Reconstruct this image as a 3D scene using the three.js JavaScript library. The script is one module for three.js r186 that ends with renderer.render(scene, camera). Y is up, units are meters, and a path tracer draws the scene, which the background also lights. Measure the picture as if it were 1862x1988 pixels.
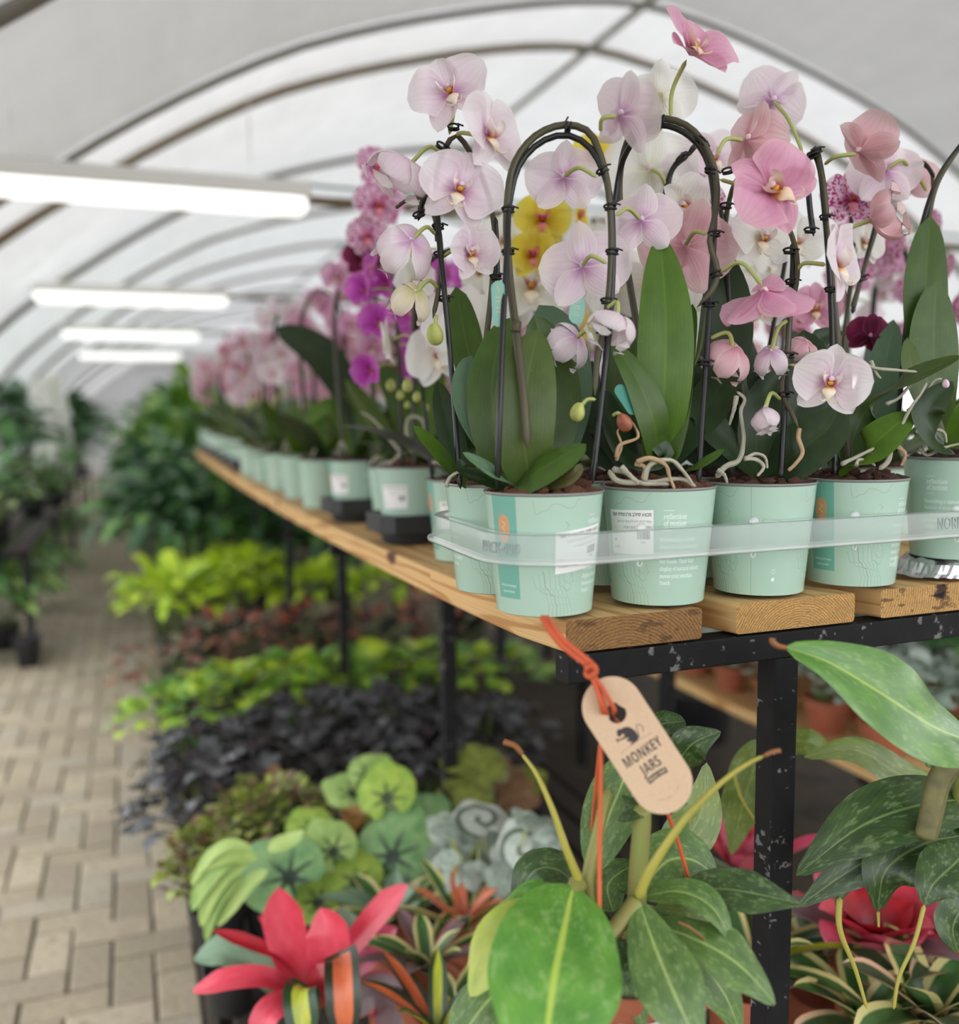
import * as THREE from 'three';
import { mergeGeometries } from 'three/addons/utils/BufferGeometryUtils.js';
import { RoundedBoxGeometry } from 'three/addons/geometries/RoundedBoxGeometry.js';
import { FontLoader } from 'three/addons/loaders/FontLoader.js';
import { TextGeometry } from 'three/addons/geometries/TextGeometry.js';
import { RectAreaLightUniformsLib } from 'three/addons/lights/RectAreaLightUniformsLib.js';

// ---------------------------------------------------------------- camera, sky, exposure
const W = 1862, H = 1988, F = 1790, RAD = Math.PI / 180;
const scene = new THREE.Scene();
const camera = new THREE.PerspectiveCamera(2 * Math.atan(H / 2 / F) / RAD, W / H, 0.05, 200);
camera.rotation.order = 'YXZ';
camera.position.set(0, 1.36, 0);
camera.rotation.set(-5.93 * RAD, -20.7 * RAD, -0.575 * RAD);
camera.focus = 0.97;
camera.userData.fStop = 2.1;
camera.updateMatrixWorld(true);
scene.add(camera);
scene.background = new THREE.Color().setRGB(0.965, 0.985, 1.02);   // an even overcast sky
scene.backgroundIntensity = 4.0;
const renderer = new THREE.WebGLRenderer({ antialias: true });
renderer.toneMapping = THREE.LinearToneMapping;
renderer.toneMappingExposure = 0.82;
renderer.shadowMap.enabled = true;
RectAreaLightUniformsLib.init();

// ---------------------------------------------------------------- helpers
const V = (x, y, z) => new THREE.Vector3(x, y, z);
function rng(seed) { let a = seed >>> 0; return () => { a = (a + 0x6D2B79F5) | 0; let t = Math.imul(a ^ (a >>> 15), 1 | a); t = (t + Math.imul(t ^ (t >>> 7), 61 | t)) ^ t; return ((t ^ (t >>> 14)) >>> 0) / 4294967296; }; }
const lerp = (a, b, t) => a + (b - a) * t, clamp = (x, a = 0, b = 1) => Math.min(b, Math.max(a, x));
const smooth = (a, b, x) => { const t = clamp((x - a) / (b - a)); return t * t * (3 - 2 * t); };
// a point that was measured in the photograph: pixel and distance along the view axis -> metres
const at = (x, y, d) => V((x - W / 2) / F * d, -(y - H / 2) / F * d, -d).applyMatrix4(camera.matrixWorld);
const CAMQ = camera.quaternion.clone();
// a compass of the room seen from the aisle: az to the right, el up; 0 looks back along the aisle at the viewer's end
const dir = (az, el) => V(Math.sin(az * RAD) * Math.cos(el * RAD), Math.sin(el * RAD), Math.cos(az * RAD) * Math.cos(el * RAD)).applyQuaternion(CAMQ);
const hash = (x, y, s) => { let h = Math.imul(x, 374761393) + Math.imul(y, 668265263) + Math.imul(s, 2246822519); h = Math.imul(h ^ (h >>> 13), 1274126177); return ((h ^ (h >>> 16)) >>> 0) / 4294967296; };
function noise(x, y, s = 1) { const i = Math.floor(x), j = Math.floor(y), u = x - i, v = y - j, a = u * u * (3 - 2 * u), b = v * v * (3 - 2 * v); return lerp(lerp(hash(i, j, s), hash(i + 1, j, s), a), lerp(hash(i, j + 1, s), hash(i + 1, j + 1, s), a), b); }
const fbm = (x, y, s = 1, o = 4) => { let r = 0, a = 0.5, n = 0; for (let i = 0; i < o; i++) { r += a * noise(x, y, s + i); n += a; x *= 2; y *= 2; a /= 2; } return r / n; };
const mix3 = (a, b, t) => [lerp(a[0], b[0], t), lerp(a[1], b[1], t), lerp(a[2], b[2], t)];
function tex(w, h, fn, repeat) {
  const d = new Uint8Array(w * h * 4);
  for (let j = 0; j < h; j++) for (let i = 0; i < w; i++) { const c = fn((i + 0.5) / w, (j + 0.5) / h), k = (j * w + i) * 4; d[k] = clamp(c[0], 0, 255); d[k + 1] = clamp(c[1], 0, 255); d[k + 2] = clamp(c[2], 0, 255); d[k + 3] = 255; }
  const t = new THREE.DataTexture(d, w, h); t.colorSpace = THREE.SRGBColorSpace; t.magFilter = THREE.LinearFilter; t.minFilter = THREE.LinearFilter; t.needsUpdate = true;
  if (repeat) { t.wrapS = t.wrapT = THREE.RepeatWrapping; }
  return t;
}
function canvas(w, h, draw) { const c = document.createElement('canvas'); c.width = w; c.height = h; draw(c.getContext('2d'), w, h); const t = new THREE.CanvasTexture(c); t.colorSpace = THREE.SRGBColorSpace; t.magFilter = THREE.LinearFilter; return t; }
const mat = (o) => new THREE.MeshStandardMaterial({ roughness: 0.6, side: THREE.DoubleSide, ...o });
const phys = (o) => new THREE.MeshPhysicalMaterial({ roughness: 0.6, side: THREE.DoubleSide, ...o });
const rgb = (r, g, b) => new THREE.Color().setRGB(r / 255, g / 255, b / 255, THREE.SRGBColorSpace);

const used = new Map();
const numbered = (n) => { const k = used.get(n) ?? 0; used.set(n, k + 1); return k ? n + '_' + String(k).padStart(3, '0') : n; };
function thing(name, label, category, pos = V(0, 0, 0), group) {
  const o = new THREE.Group(); o.name = numbered(name); o.position.copy(pos); scene.add(o);
  o.userData = { label, category }; if (group) o.userData.group = group;
  return o;
}
function structure(name, pos = V(0, 0, 0)) { const o = new THREE.Group(); o.name = numbered(name); o.position.copy(pos); o.userData.kind = 'structure'; scene.add(o); return o; }
// geometry in room coordinates becomes a part of its thing
function put(t, name, geo, m, parent = t, stuff) {
  geo.translate(-t.position.x, -t.position.y, -t.position.z);
  return own(parent, name, geo, m, stuff);
}
function own(parent, name, geo, m, stuff) {
  const o = new THREE.Mesh(geo, m); o.name = name; o.castShadow = o.receiveShadow = true; parent.add(o);
  if (stuff) o.userData.kind = 'stuff';
  return o;
}
function copyOf(root, pos, turn, scale, label, group) {
  const r = root.clone(); r.name = numbered(root.name.replace(/_\d{3}$/, '')); r.userData = { ...root.userData, label }; if (group) r.userData.group = group;
  r.position.copy(pos); r.rotation.y = turn; r.scale.setScalar(scale); scene.add(r); return r;
}
// ---- shapes
const curveOf = (pts) => new THREE.CatmullRomCurve3(pts, false, 'centripetal');
function tube(pts, r, seg = 24, rad = 8) {
  const c = curveOf(pts), g = new THREE.TubeGeometry(c, seg, 1, rad, false), p = g.attributes.position, rf = typeof r === 'function' ? r : () => r, q = V();
  for (let i = 0; i <= seg; i++) { const ctr = c.getPointAt(i / seg), k = (i === 0 || i === seg) ? 0.02 : 1; for (let j = 0; j <= rad; j++) { const n = i * (rad + 1) + j; q.fromBufferAttribute(p, n).sub(ctr).multiplyScalar(rf(i / seg) * k).add(ctr); p.setXYZ(n, q.x, q.y, q.z); } }
  g.computeVertexNormals();
  return g;
}
// a leaf or petal: half-width along a spine, folded at the midrib, cupped, waved, with real thickness when asked
function sheet({ spine, nrm, width, fold = 0, cup = 0, nu = 6, nv = 14, thick = 0, wave = 0, waves = 3, phase = 0, twist = 0 }) {
  const c = curveOf(spine), P = [], N = [], uv = [], T = V(), S = V(), M = V(), prev = nrm.clone();
  for (let i = 0; i <= nv; i++) {
    const t = i / nv, o = c.getPointAt(t); T.copy(c.getTangentAt(t));
    S.crossVectors(T, nrm); if (S.lengthSq() < 1e-6) S.crossVectors(T, prev); S.normalize(); M.crossVectors(S, T).normalize(); prev.copy(M);
    if (twist) { S.applyAxisAngle(T, twist * t); M.applyAxisAngle(T, twist * t); }
    const w = Math.max(width(t), 1e-5);
    for (let j = 0; j <= nu; j++) {
      const u = j / nu * 2 - 1, a = Math.abs(u);
      const up = a * w * Math.sin(fold) + cup * w * u * u + wave * w * a * Math.sin(waves * 6.283 * t + phase + (u > 0 ? 1.7 : 0)) * Math.sin(3.1416 * t);
      P.push(o.clone().addScaledVector(S, u * w * Math.cos(fold)).addScaledVector(M, up)); N.push(M.clone().multiplyScalar(thick * 0.5 * (1 - u * u * u * u) * Math.sin(Math.PI * clamp(t, 0.04, 0.96)))); uv.push((u + 1) / 2, t);
    }
  }
  const idx = [], n = nu + 1;
  for (let i = 0; i < nv; i++) for (let j = 0; j < nu; j++) { const a = i * n + j, b = a + 1, d = a + n, e = d + 1; idx.push(a, b, d, b, e, d); }
  const make = (sgn) => {
    const g = new THREE.BufferGeometry(), pos = new Float32Array(P.length * 3);
    P.forEach((p, k) => { pos[k * 3] = p.x + sgn * N[k].x; pos[k * 3 + 1] = p.y + sgn * N[k].y; pos[k * 3 + 2] = p.z + sgn * N[k].z; });
    g.setAttribute('position', new THREE.BufferAttribute(pos, 3)); g.setAttribute('uv', new THREE.BufferAttribute(new Float32Array(uv), 2));
    g.setIndex(sgn < 0 ? idx.map((_, k) => idx[k - k % 3 + (2 - k % 3)]) : idx); g.computeVertexNormals(); return g;
  };
  return thick ? mergeGeometries([make(1), make(-1)]) : make(1);
}
const leafW = (w, peak = 0.5, base = 0.12) => (t) => w * (Math.pow(Math.sin(Math.PI * Math.pow(t, Math.log(0.5) / Math.log(peak))), 0.52) * (1 - base) + base * (1 - t) * (t < 0.97 ? 1 : 0));
const lathe = (pts, seg = 48) => new THREE.LatheGeometry(pts.map(([r, y]) => new THREE.Vector2(r, y)), seg);
function color(g, fn) { const p = g.attributes.position, c = new Float32Array(p.count * 3); for (let i = 0; i < p.count; i++) { const q = fn(p.getX(i), p.getY(i), p.getZ(i), i), k = rgb(q[0], q[1], q[2]); c.set([k.r, k.g, k.b], i * 3); } g.setAttribute('color', new THREE.BufferAttribute(c, 3)); return g; }
const box = (x0, x1, y0, y1, z0, z1, r = 0.003) => new RoundedBoxGeometry(x1 - x0, y1 - y0, z1 - z0, 2, Math.min(r, (y1 - y0) / 2.1, (x1 - x0) / 2.1)).translate((x0 + x1) / 2, (y0 + y1) / 2, (z0 + z1) / 2);
// ---------------------------------------------------------------- the tunnel
const RIDGE = 2.49, NEAR = 1.8, FAR = -24;
const PROFILE = [[0, 3.4], [0.6, 3.315], [0.94, 3.23], [1.32, 3.12], [1.82, 2.93], [2.45, 2.57], [2.71, 2.39], [3.0, 2.185], [3.4, 1.82], [3.75, 1.35], [3.98, 0.8], [4.08, 0]];
const profCurve = new THREE.CatmullRomCurve3([...PROFILE.map(([u, y]) => V(-u, y, 0)).reverse(), ...PROFILE.slice(1).map(([u, y]) => V(u, y, 0))], false, 'centripetal');
const profile = (n) => Array.from({ length: n + 1 }, (_, i) => profCurve.getPoint(i / n));
function filmTexture(base, seed) {
  return tex(512, 512, (u, v) => { const n = fbm(u * 9, v * 9, seed), s = fbm(u * 40, v * 5, seed + 9, 3), k = base * (0.965 + 0.05 * n + 0.03 * (s - 0.5)); return [k, k, k * 1.003]; }, true);
}
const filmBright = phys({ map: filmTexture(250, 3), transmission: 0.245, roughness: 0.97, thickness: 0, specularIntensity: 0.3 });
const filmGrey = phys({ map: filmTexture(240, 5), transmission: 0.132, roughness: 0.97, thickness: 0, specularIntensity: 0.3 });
const ceiling = structure('ceiling'), frameM = mat({ color: rgb(215, 215, 208) });
// toward the viewer's end the film is rolled up along both sides and the gable stands open
function film(z0, z1, m) {
  const pts = profile(64).filter((p) => z1 < -8 || p.y > 1.62), nz = Math.max(4, Math.round((z1 - z0) * 6)), pos = [], uv = [], idx = [];
  for (let j = 0; j <= nz; j++) { const z = lerp(z0, z1, j / nz); let s = 0; pts.forEach((p, i) => { if (i) s += p.distanceTo(pts[i - 1]); const sag = -0.035 * Math.sin(Math.PI * j / nz) * clamp(p.y - 1, 0, 1) + 0.008 * (fbm(s * 2, z * 1.2, 4) - 0.5); pos.push(RIDGE + p.x, p.y + 0.03 + sag, z); uv.push(s / 2.2, z / 2.2); }); }
  const n = pts.length; for (let j = 0; j < nz; j++) for (let i = 0; i < n - 1; i++) { const a = j * n + i; idx.push(a, a + n, a + 1, a + 1, a + n, a + n + 1); }
  const g = new THREE.BufferGeometry(); g.setAttribute('position', new THREE.Float32BufferAttribute(pos, 3)); g.setAttribute('uv', new THREE.Float32BufferAttribute(uv, 2)); g.setIndex(idx); g.computeVertexNormals();
  own(ceiling, 'film_panel', g, m);
}
const steelPipe = mat({ color: rgb(132, 128, 118), roughness: 0.5, metalness: 0.25 });
const rustPipe = mat({ color: rgb(150, 140, 122), roughness: 0.6, map: tex(256, 64, (u, v) => mix3([235, 232, 225], [170, 120, 80], smooth(0.62, 0.75, fbm(u * 14, v * 4, 8))), true) });
const ARCHES = [-0.65, -2.68, -4.81, -6.86, -8.9, -10.95, -13, -15.05, -17.1, -19.2];
const cuts = [NEAR, 0.6, -0.65, -2.68, -4.24, -4.81, -6.86, -8.9, -10.95, -13, -15.05, -17.1, -19.2, FAR];
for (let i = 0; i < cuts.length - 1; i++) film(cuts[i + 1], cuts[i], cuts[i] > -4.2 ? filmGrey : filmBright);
const archPts = profile(40);
ARCHES.forEach((z, i) => own(ceiling, 'arch_pipe', tube(archPts.map((p) => V(RIDGE + p.x, p.y - 0.005, z)), 0.024, 60, 8), i === 2 ? rustPipe : steelPipe));
own(ceiling, 'arch_pipe', tube(archPts.map((p) => V(RIDGE + p.x, p.y, -4.24)), 0.017, 60, 8), steelPipe);
own(ceiling, 'ridge_pipe', tube([V(RIDGE, 3.385, NEAR), V(RIDGE, 3.385, -10), V(RIDGE, 3.385, FAR)], 0.022, 8, 8), mat({ color: rgb(190, 190, 186), roughness: 0.5 }));
// the cross rail and the line of green cord along it
own(ceiling, 'tie_beam', tube([V(-0.56, 2.15, -3.46), V(2.4, 2.15, -3.46), V(5.5, 2.15, -3.46)], 0.021, 4, 8), rustPipe);
for (const z of [-6.3, -8.95]) own(ceiling, 'tie_beam', tube([V(-0.56, 2.15, z), V(2.4, 2.15, z), V(5.5, 2.15, z)], 0.021, 4, 8), steelPipe);
own(ceiling, 'green_cord', tube([V(-0.5, 2.2, -3.38), V(1.2, 2.18, -3.38), V(3, 2.185, -3.38), V(5.4, 2.19, -3.38)], 0.006, 20, 6), mat({ color: rgb(45, 125, 105) }));
for (const sx of [-1, 1]) { const p = profile(64).filter((q) => q.y > 1.62)[0]; own(ceiling, 'rolled_film', tube([V(RIDGE + sx * Math.abs(p.x), p.y, NEAR), V(RIDGE + sx * Math.abs(p.x), p.y, -4), V(RIDGE + sx * Math.abs(p.x), p.y, -8.9)], 0.05, 8, 10), frameM); }
// the far end wall of film, with an open doorway to a dark shed
function endWall(name, z, door) {
  const w = structure(name), s = new THREE.Shape(profile(64).map((p) => new THREE.Vector2(RIDGE + p.x, p.y + 0.03)));
  if (door) { const h = new THREE.Path(); const [x0, x1, y1] = door; h.moveTo(x0, 0.02); h.lineTo(x1, 0.02); h.lineTo(x1, y1); h.lineTo(x0, y1); h.closePath(); s.holes.push(h); }
  const g = new THREE.ExtrudeGeometry(s, { depth: 0.004, bevelEnabled: false }); g.translate(0, 0, z); own(w, 'film_panel', g, filmBright);
  return w;
}
const d0 = at(168, 800, 22.9), d1 = at(256, 800, 22.9);
const farWall = endWall('wall_back', FAR, [d0.x, d1.x, 2.5]);
for (const y of [2.62, 2.95]) own(farWall, 'rail', box(-0.8, 5.2, y, y + 0.1, FAR + 0.02, FAR + 0.08), frameM);
const shed = structure('room_beyond'); const board = mat({ color: rgb(122, 112, 98), roughness: 0.95 });
{
  const x0 = d0.x - 1.5, x1 = d1.x + 1.5, zb = FAR - 6;
  own(shed, 'wall', box(x0, x1, 0, 3, zb - 0.1, zb, 0.001), board);
  for (const x of [x0, x1 - 0.1]) own(shed, 'wall', box(x, x + 0.1, 0, 3, zb, FAR - 0.02, 0.001), board);
  own(shed, 'roof_slab', box(x0, x1, 3, 3.1, zb - 0.1, FAR - 0.02, 0.001), board);
  for (const [a, b, y] of [[x0, d0.x, 0], [d1.x, x1, 0], [d0.x, d1.x, 2.5]]) own(shed, 'wall', box(a, b, y, 3, FAR - 0.08, FAR - 0.02, 0.001), board);
}

// ---------------------------------------------------------------- floor and paving
const floor = structure('floor');
const soil = mat({ roughness: 1, map: tex(256, 256, (u, v) => { const n = fbm(u * 20, v * 20, 2); return [62 + 40 * n, 54 + 34 * n, 44 + 26 * n]; }, true) });
{ const g = new THREE.BoxGeometry(80, 0.2, 80); g.translate(RIDGE, -0.14, -10); const uv = g.attributes.uv; for (let i = 0; i < uv.count; i++) uv.setXY(i, uv.getX(i) * 60, uv.getY(i) * 60); own(floor, 'ground', g, soil); }
const path = structure('path'); path.userData.label = 'herringbone paved aisle';
const PX0 = -1.3, PX1 = 0.1;
own(path, 'paving_bed', box(PX0, PX1 + 0.02, -0.05, -0.012, FAR, 1.5, 0.002), mat({ roughness: 1, map: tex(128, 128, (u, v) => { const n = fbm(u * 30, v * 30, 7); return [62 + 26 * n, 56 + 24 * n, 46 + 20 * n]; }, true) }));
{
  const r = rng(11), tones = [[176, 163, 139], [168, 155, 131], [184, 171, 147], [160, 148, 127], [173, 163, 144]];
  const brickMats = tones.map((c, k) => mat({ roughness: 0.92, map: tex(128, 128, (u, v) => { const n = fbm(u * 14 + k * 9, v * 14, k), s = noise(u * 90, v * 90, k + 5); const q = 0.86 + 0.2 * n + 0.07 * (s - 0.5); const e = smooth(0.7, 0.85, fbm(u * 5, v * 5, k + 20)) * 0.16; return [c[0] * q * (1 - e), c[1] * q * (1 - e), c[2] * q * (1 - e * 1.2)]; }) }));
  const geos = [0.0942, 0.0935, 0.0948].map((w, i) => new RoundedBoxGeometry(w, 0.06, 0.1 + w, 1, 0.006));
  const all = [], c = 0.1, halfG = new RoundedBoxGeometry(0.0935, 0.06, 0.094, 1, 0.006);
  for (let i = -14; i < 2; i++) for (let j = -170; j < -8; j++) {
    const k = ((i - j) % 4 + 4) % 4;
    if (k === 0) all.push(i === 0 ? { x: 0.048, z: (j + 0.5) * c, t: 0, half: true } : { x: (i + 1) * c, z: (j + 0.5) * c, t: Math.PI / 2 }); else if (k === 3) all.push({ x: (i + 0.5) * c, z: (j + 1) * c, t: 0 });
  }
  const keep = all.filter((b) => b.x > PX0 + 0.05 && b.x < PX1 - 0.02 && b.z < -1.1).map((b) => { const p = V(b.x, 0, b.z).project(camera); return { ...b, seen: p.x > -1.08 && p.x < 1 && p.y > -1.1, d: -b.z, px: p.x }; });
  const near = keep.filter((b) => b.seen).sort((a, b) => a.d - b.d), solo = new Set(near.slice(0, 300)), rest = [];
  for (const b of keep) {
    const y = -0.032 + (r() - 0.5) * 0.006, g = b.half ? halfG : geos[Math.floor(r() * 3)], tilt = (r() - 0.5) * 0.02, tilt2 = (r() - 0.5) * 0.02, m = brickMats[Math.floor(r() * 5)];
    if (solo.has(b)) { const o = own(path, 'paving_brick', g, m); o.position.set(b.x, y, b.z); o.rotation.set(tilt, b.t, tilt2); } else { const h = g.clone(); h.rotateY(b.t); h.translate(b.x, y, b.z); rest.push(h); }
  }
  own(path, 'paving_bricks_far', mergeGeometries(rest), brickMats[0], true);
  own(path, 'paving_slab_far', box(PX0, PX1, -0.02, -0.003, FAR, -17, 0.002), brickMats[1]);
  const kerbM = mat({ color: rgb(70, 64, 54), roughness: 1 });
  for (let k = 0; k < 14; k++) own(path, 'kerb_board', box(PX1 + 0.005, PX1 + 0.03, -0.06, 0.012, -1.2 - k * 1.2 - 1.19, -1.2 - k * 1.2, 0.004), kerbM);
}
// ---------------------------------------------------------------- tube lamps hung from the cross rails
const lampZ = [-3.32, -6.15, -8.75, -11.6], lampOrd = ['nearest', 'second nearest', 'third', 'farthest'];
const glow = mat({ color: rgb(250, 250, 248), emissive: new THREE.Color(1, 1, 0.98), emissiveIntensity: 1.5 }), lampWhite = mat({ color: rgb(235, 235, 230), roughness: 0.4 });
lampZ.forEach((z, i) => {
  const x0 = -0.5, x1 = 0.63, y = 2.1, t = thing('tube_lamp', `white fluorescent tube lamp under the tunnel roof, the ${lampOrd[i]} of the row`, 'lamp', V((x0 + x1) / 2, y, z), 'tube lamps under the tunnel roof');
  put(t, 'housing', box(x0, x1, y + 0.02, y + 0.075, z - 0.05, z + 0.05, 0.01), lampWhite);
  put(t, 'diffuser', new THREE.CapsuleGeometry(0.042, x1 - x0 - 0.1, 6, 14).rotateZ(Math.PI / 2).translate((x0 + x1) / 2, y, z), glow);
  for (const x of [x0 + 0.2, x1 - 0.2]) put(t, 'hanger', tube([V(x, y + 0.07, z), V(x, 2.5, z)], 0.003, 2, 5), lampWhite);
  const l = new THREE.RectAreaLight(0xfffdf8, 1.5, x1 - x0 - 0.05, 0.08); l.position.set((x0 + x1) / 2, y - 0.05, z); l.lookAt((x0 + x1) / 2, 0, z); scene.add(l);
});
// ---------------------------------------------------------------- plank table on a black steel frame
const TZ0 = -0.78, TZ1 = -5.98, TOP = 1.167;
const sag = (z) => { const t = clamp((TZ0 - z) / (TZ0 - TZ1)); return -0.034 * Math.sin(Math.PI * Math.pow(t, 0.72)); };
const topAt = (z) => TOP + sag(z);
const table = thing('plank_table', 'long table of pine planks on a black steel frame, carrying the orchids', 'table', V(0.8, 0, -0.8));
function plankGeo(x0, x1, y0, y1, z0, z1, bend, seed) {
  const r = 0.004, hw = (x1 - x0) / 2, hh = (y1 - y0) / 2, cx = (x0 + x1) / 2, cy = (y0 + y1) / 2, ring = [];
  for (const [sx, sy, a0] of [[1, 1, 0], [-1, 1, 90], [-1, -1, 180], [1, -1, 270]]) for (let k = 0; k <= 3; k++) { const a = (a0 + 30 * k) * RAD; ring.push([sx * (hw - r) + r * Math.cos(a), sy * (hh - r) + r * Math.sin(a)]); }
  const n = ring.length, nz = 48, pos = [], uv = [], idx = [];
  let per = 0; const ps = ring.map((p, i) => { if (i) per += Math.hypot(p[0] - ring[i - 1][0], p[1] - ring[i - 1][1]); return per; });
  for (let j = 0; j <= nz; j++) { const z = lerp(z0, z1, j / nz); for (let i = 0; i <= n; i++) { const p = ring[i % n], sh = (j === 0 || j === nz) ? 1 - 0.002 / hw : 1; pos.push(cx + p[0] * sh + 0.002 * (fbm(z * 2, seed, 5) - 0.5), cy + p[1] * (j === 0 || j === nz ? 1 - 0.002 / hh : 1) + bend(z), z); uv.push((i === n ? per + 0.02 : ps[i]) / 0.4 + seed * 0.37, z / 1.2); } }
  for (let j = 0; j < nz; j++) for (let i = 0; i < n; i++) { const a = j * (n + 1) + i; idx.push(a, a + 1, a + n + 1, a + 1, a + n + 2, a + n + 1); }
  const side = new THREE.BufferGeometry(); side.setAttribute('position', new THREE.Float32BufferAttribute(pos, 3)); side.setAttribute('uv', new THREE.Float32BufferAttribute(uv, 2)); side.setIndex(idx); side.computeVertexNormals();
  const capsAt = [[z0, 0], [z1, nz]].map(([z, j]) => {
    const p = [cx, cy + bend(z), z], u = [0.5, 0.5], id = [];
    for (let i = 0; i < n; i++) { const k = (j * (n + 1) + i) * 3; p.push(pos[k], pos[k + 1], pos[k + 2]); u.push((pos[k] - x0) / (x1 - x0), (pos[k + 1] - bend(z) - y0) / (y1 - y0)); }
    for (let i = 0; i < n; i++) id.push(0, ...(j ? [1 + (i + 1) % n, 1 + i] : [1 + i, 1 + (i + 1) % n]));
    const g = new THREE.BufferGeometry(); g.setAttribute('position', new THREE.Float32BufferAttribute(p, 3)); g.setAttribute('uv', new THREE.Float32BufferAttribute(u, 2)); g.setIndex(id); g.computeVertexNormals(); return g;
  });
  return mergeGeometries([side, mergeGeometries(capsAt)], true);
}
// sawn pine: long grain on the faces, growth rings on the sawn ends
const pineTex = tex(512, 512, (u, v) => {
  const w = fbm(u * 6, v * 1.2, 21), ring = Math.sin((u * 34 + w * 16 + 1.2 * fbm(u * 3, v * 3, 9)) * 2), late = smooth(0.35, 0.95, ring), fine = noise(u * 300, v * 8, 3) - 0.5;
  const knot = smooth(0.045, 0.02, Math.hypot((u - 0.32) * 0.8, v - 0.4)) + smooth(0.03, 0.012, Math.hypot((u - 0.78) * 0.8, v - 0.83));
  let c = mix3([218, 178, 120], [176, 124, 66], late * 0.75); c = mix3(c, [92, 56, 30], clamp(knot)); return [c[0] + fine * 22, c[1] + fine * 20, c[2] + fine * 16];
}, true);
const pine = mat({ map: pineTex, roughness: 0.75 });
function endGrain(seed, cx, cy, density, base, line, stain, aspect = 4.2) {
  return mat({ roughness: 0.85, map: tex(512, 160, (u, v) => {
    const x = (u - cx) * aspect, y = v - cy, d = Math.hypot(x, y) * density + 0.9 * (fbm(u * 9, v * 3, seed) - 0.5) + 0.35 * (noise(u * 60, v * 18, seed) - 0.5), ph = d - Math.floor(d), late = smooth(0.5, 0.92, ph) * (1 - smooth(0.95, 1, ph));
    const sp = noise(u * 240, v * 75, seed + 1), n = fbm(u * 10, v * 5, seed + 3); let c = mix3(base, line, late * (0.62 + 0.5 * n));
    const s = stain(u, v, n); c = mix3(c, [46, 30, 20], s); const k = 0.84 + 0.3 * (sp - 0.5) + 0.22 * n; return [c[0] * k, c[1] * k, c[2] * k];
  }) });
}
const ends = [
  endGrain(31, 0.42, -1.1, 11, [146, 108, 62], [98, 66, 34], (u, v, n) => 0.5 * smooth(0.55, 0.75, n) + 0.35 * smooth(0.02, 0.0, u)),
  endGrain(47, 0.52, -0.75, 13, [194, 152, 90], [136, 96, 48], (u, v, n) => 0.3 * smooth(0.62, 0.8, n)),
  endGrain(53, -0.25, 0.9, 11, [198, 156, 96], [132, 94, 50], (u, v, n) => 0.85 * smooth(0.07, 0.04, Math.abs(u - 0.62 + 0.1 * n)) * smooth(0.35, 0.6, v) + 0.5 * smooth(0.6, 0.72, n)),
  endGrain(59, 0.4, -1.2, 7, [180, 138, 82], [110, 74, 38], () => 0), endGrain(61, 0.6, 1.6, 7, [180, 138, 82], [110, 74, 38], () => 0),
];
const PL = [[0.380, 0.537], [0.574, 0.732], [0.768, 0.926], [0.963, 1.12], [1.157, 1.315]];
PL.forEach(([x0, x1], i) => put(table, 'plank', plankGeo(x0, x1, TOP - 0.036, TOP, TZ0 - (i === 2 ? 0.003 : 0), TZ1, sag, i + 1), [pine, ends[i]]));
// black painted square tube, paint scraped to bare grey along edges
const scuffTex = tex(512, 512, (u, v) => { const n = fbm(u * 46, v * 52, 71, 3), m = fbm(u * 7, v * 7, 72), s = smooth(0.66, 0.74, n * 0.62 + m * 0.42) * 0.8; const k = 17 + 9 * fbm(u * 25, v * 25, 73); return mix3([k, k, k + 1], [168, 166, 162], s * 0.75); }, true);
const blackPaint = phys({ map: scuffTex, roughness: 0.68, specularIntensity: 0.5 });
const uvBox = (g, s) => { const p = g.attributes.position, n = g.attributes.normal, uv = g.attributes.uv; for (let i = 0; i < p.count; i++) { const ax = Math.abs(n.getX(i)), ay = Math.abs(n.getY(i)), az = Math.abs(n.getZ(i)); if (az >= ax && az >= ay) uv.setXY(i, p.getX(i) / s, p.getY(i) / s); else if (ax >= ay) uv.setXY(i, p.getZ(i) / s, p.getY(i) / s); else uv.setXY(i, p.getX(i) / s, p.getZ(i) / s); } return g; };
const BY = TOP - 0.037, BX0 = 0.386, BX1 = 1.31, legX = [0.63, 1.2];
[-0.783, -1.9, -3.0, -4.1, -5.25].forEach((z, k) => {
  const y = BY + sag(z);
  put(table, 'cross_beam', uvBox(box(BX0, BX1, y - 0.029, y, z - 0.03, z, 0.002), 0.35), blackPaint);
  for (const x of legX) put(table, 'leg', uvBox(box(x, x + 0.031, 0, y - 0.029, z - 0.031, z - 0.001, 0.002), 0.35), blackPaint);
});

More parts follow.
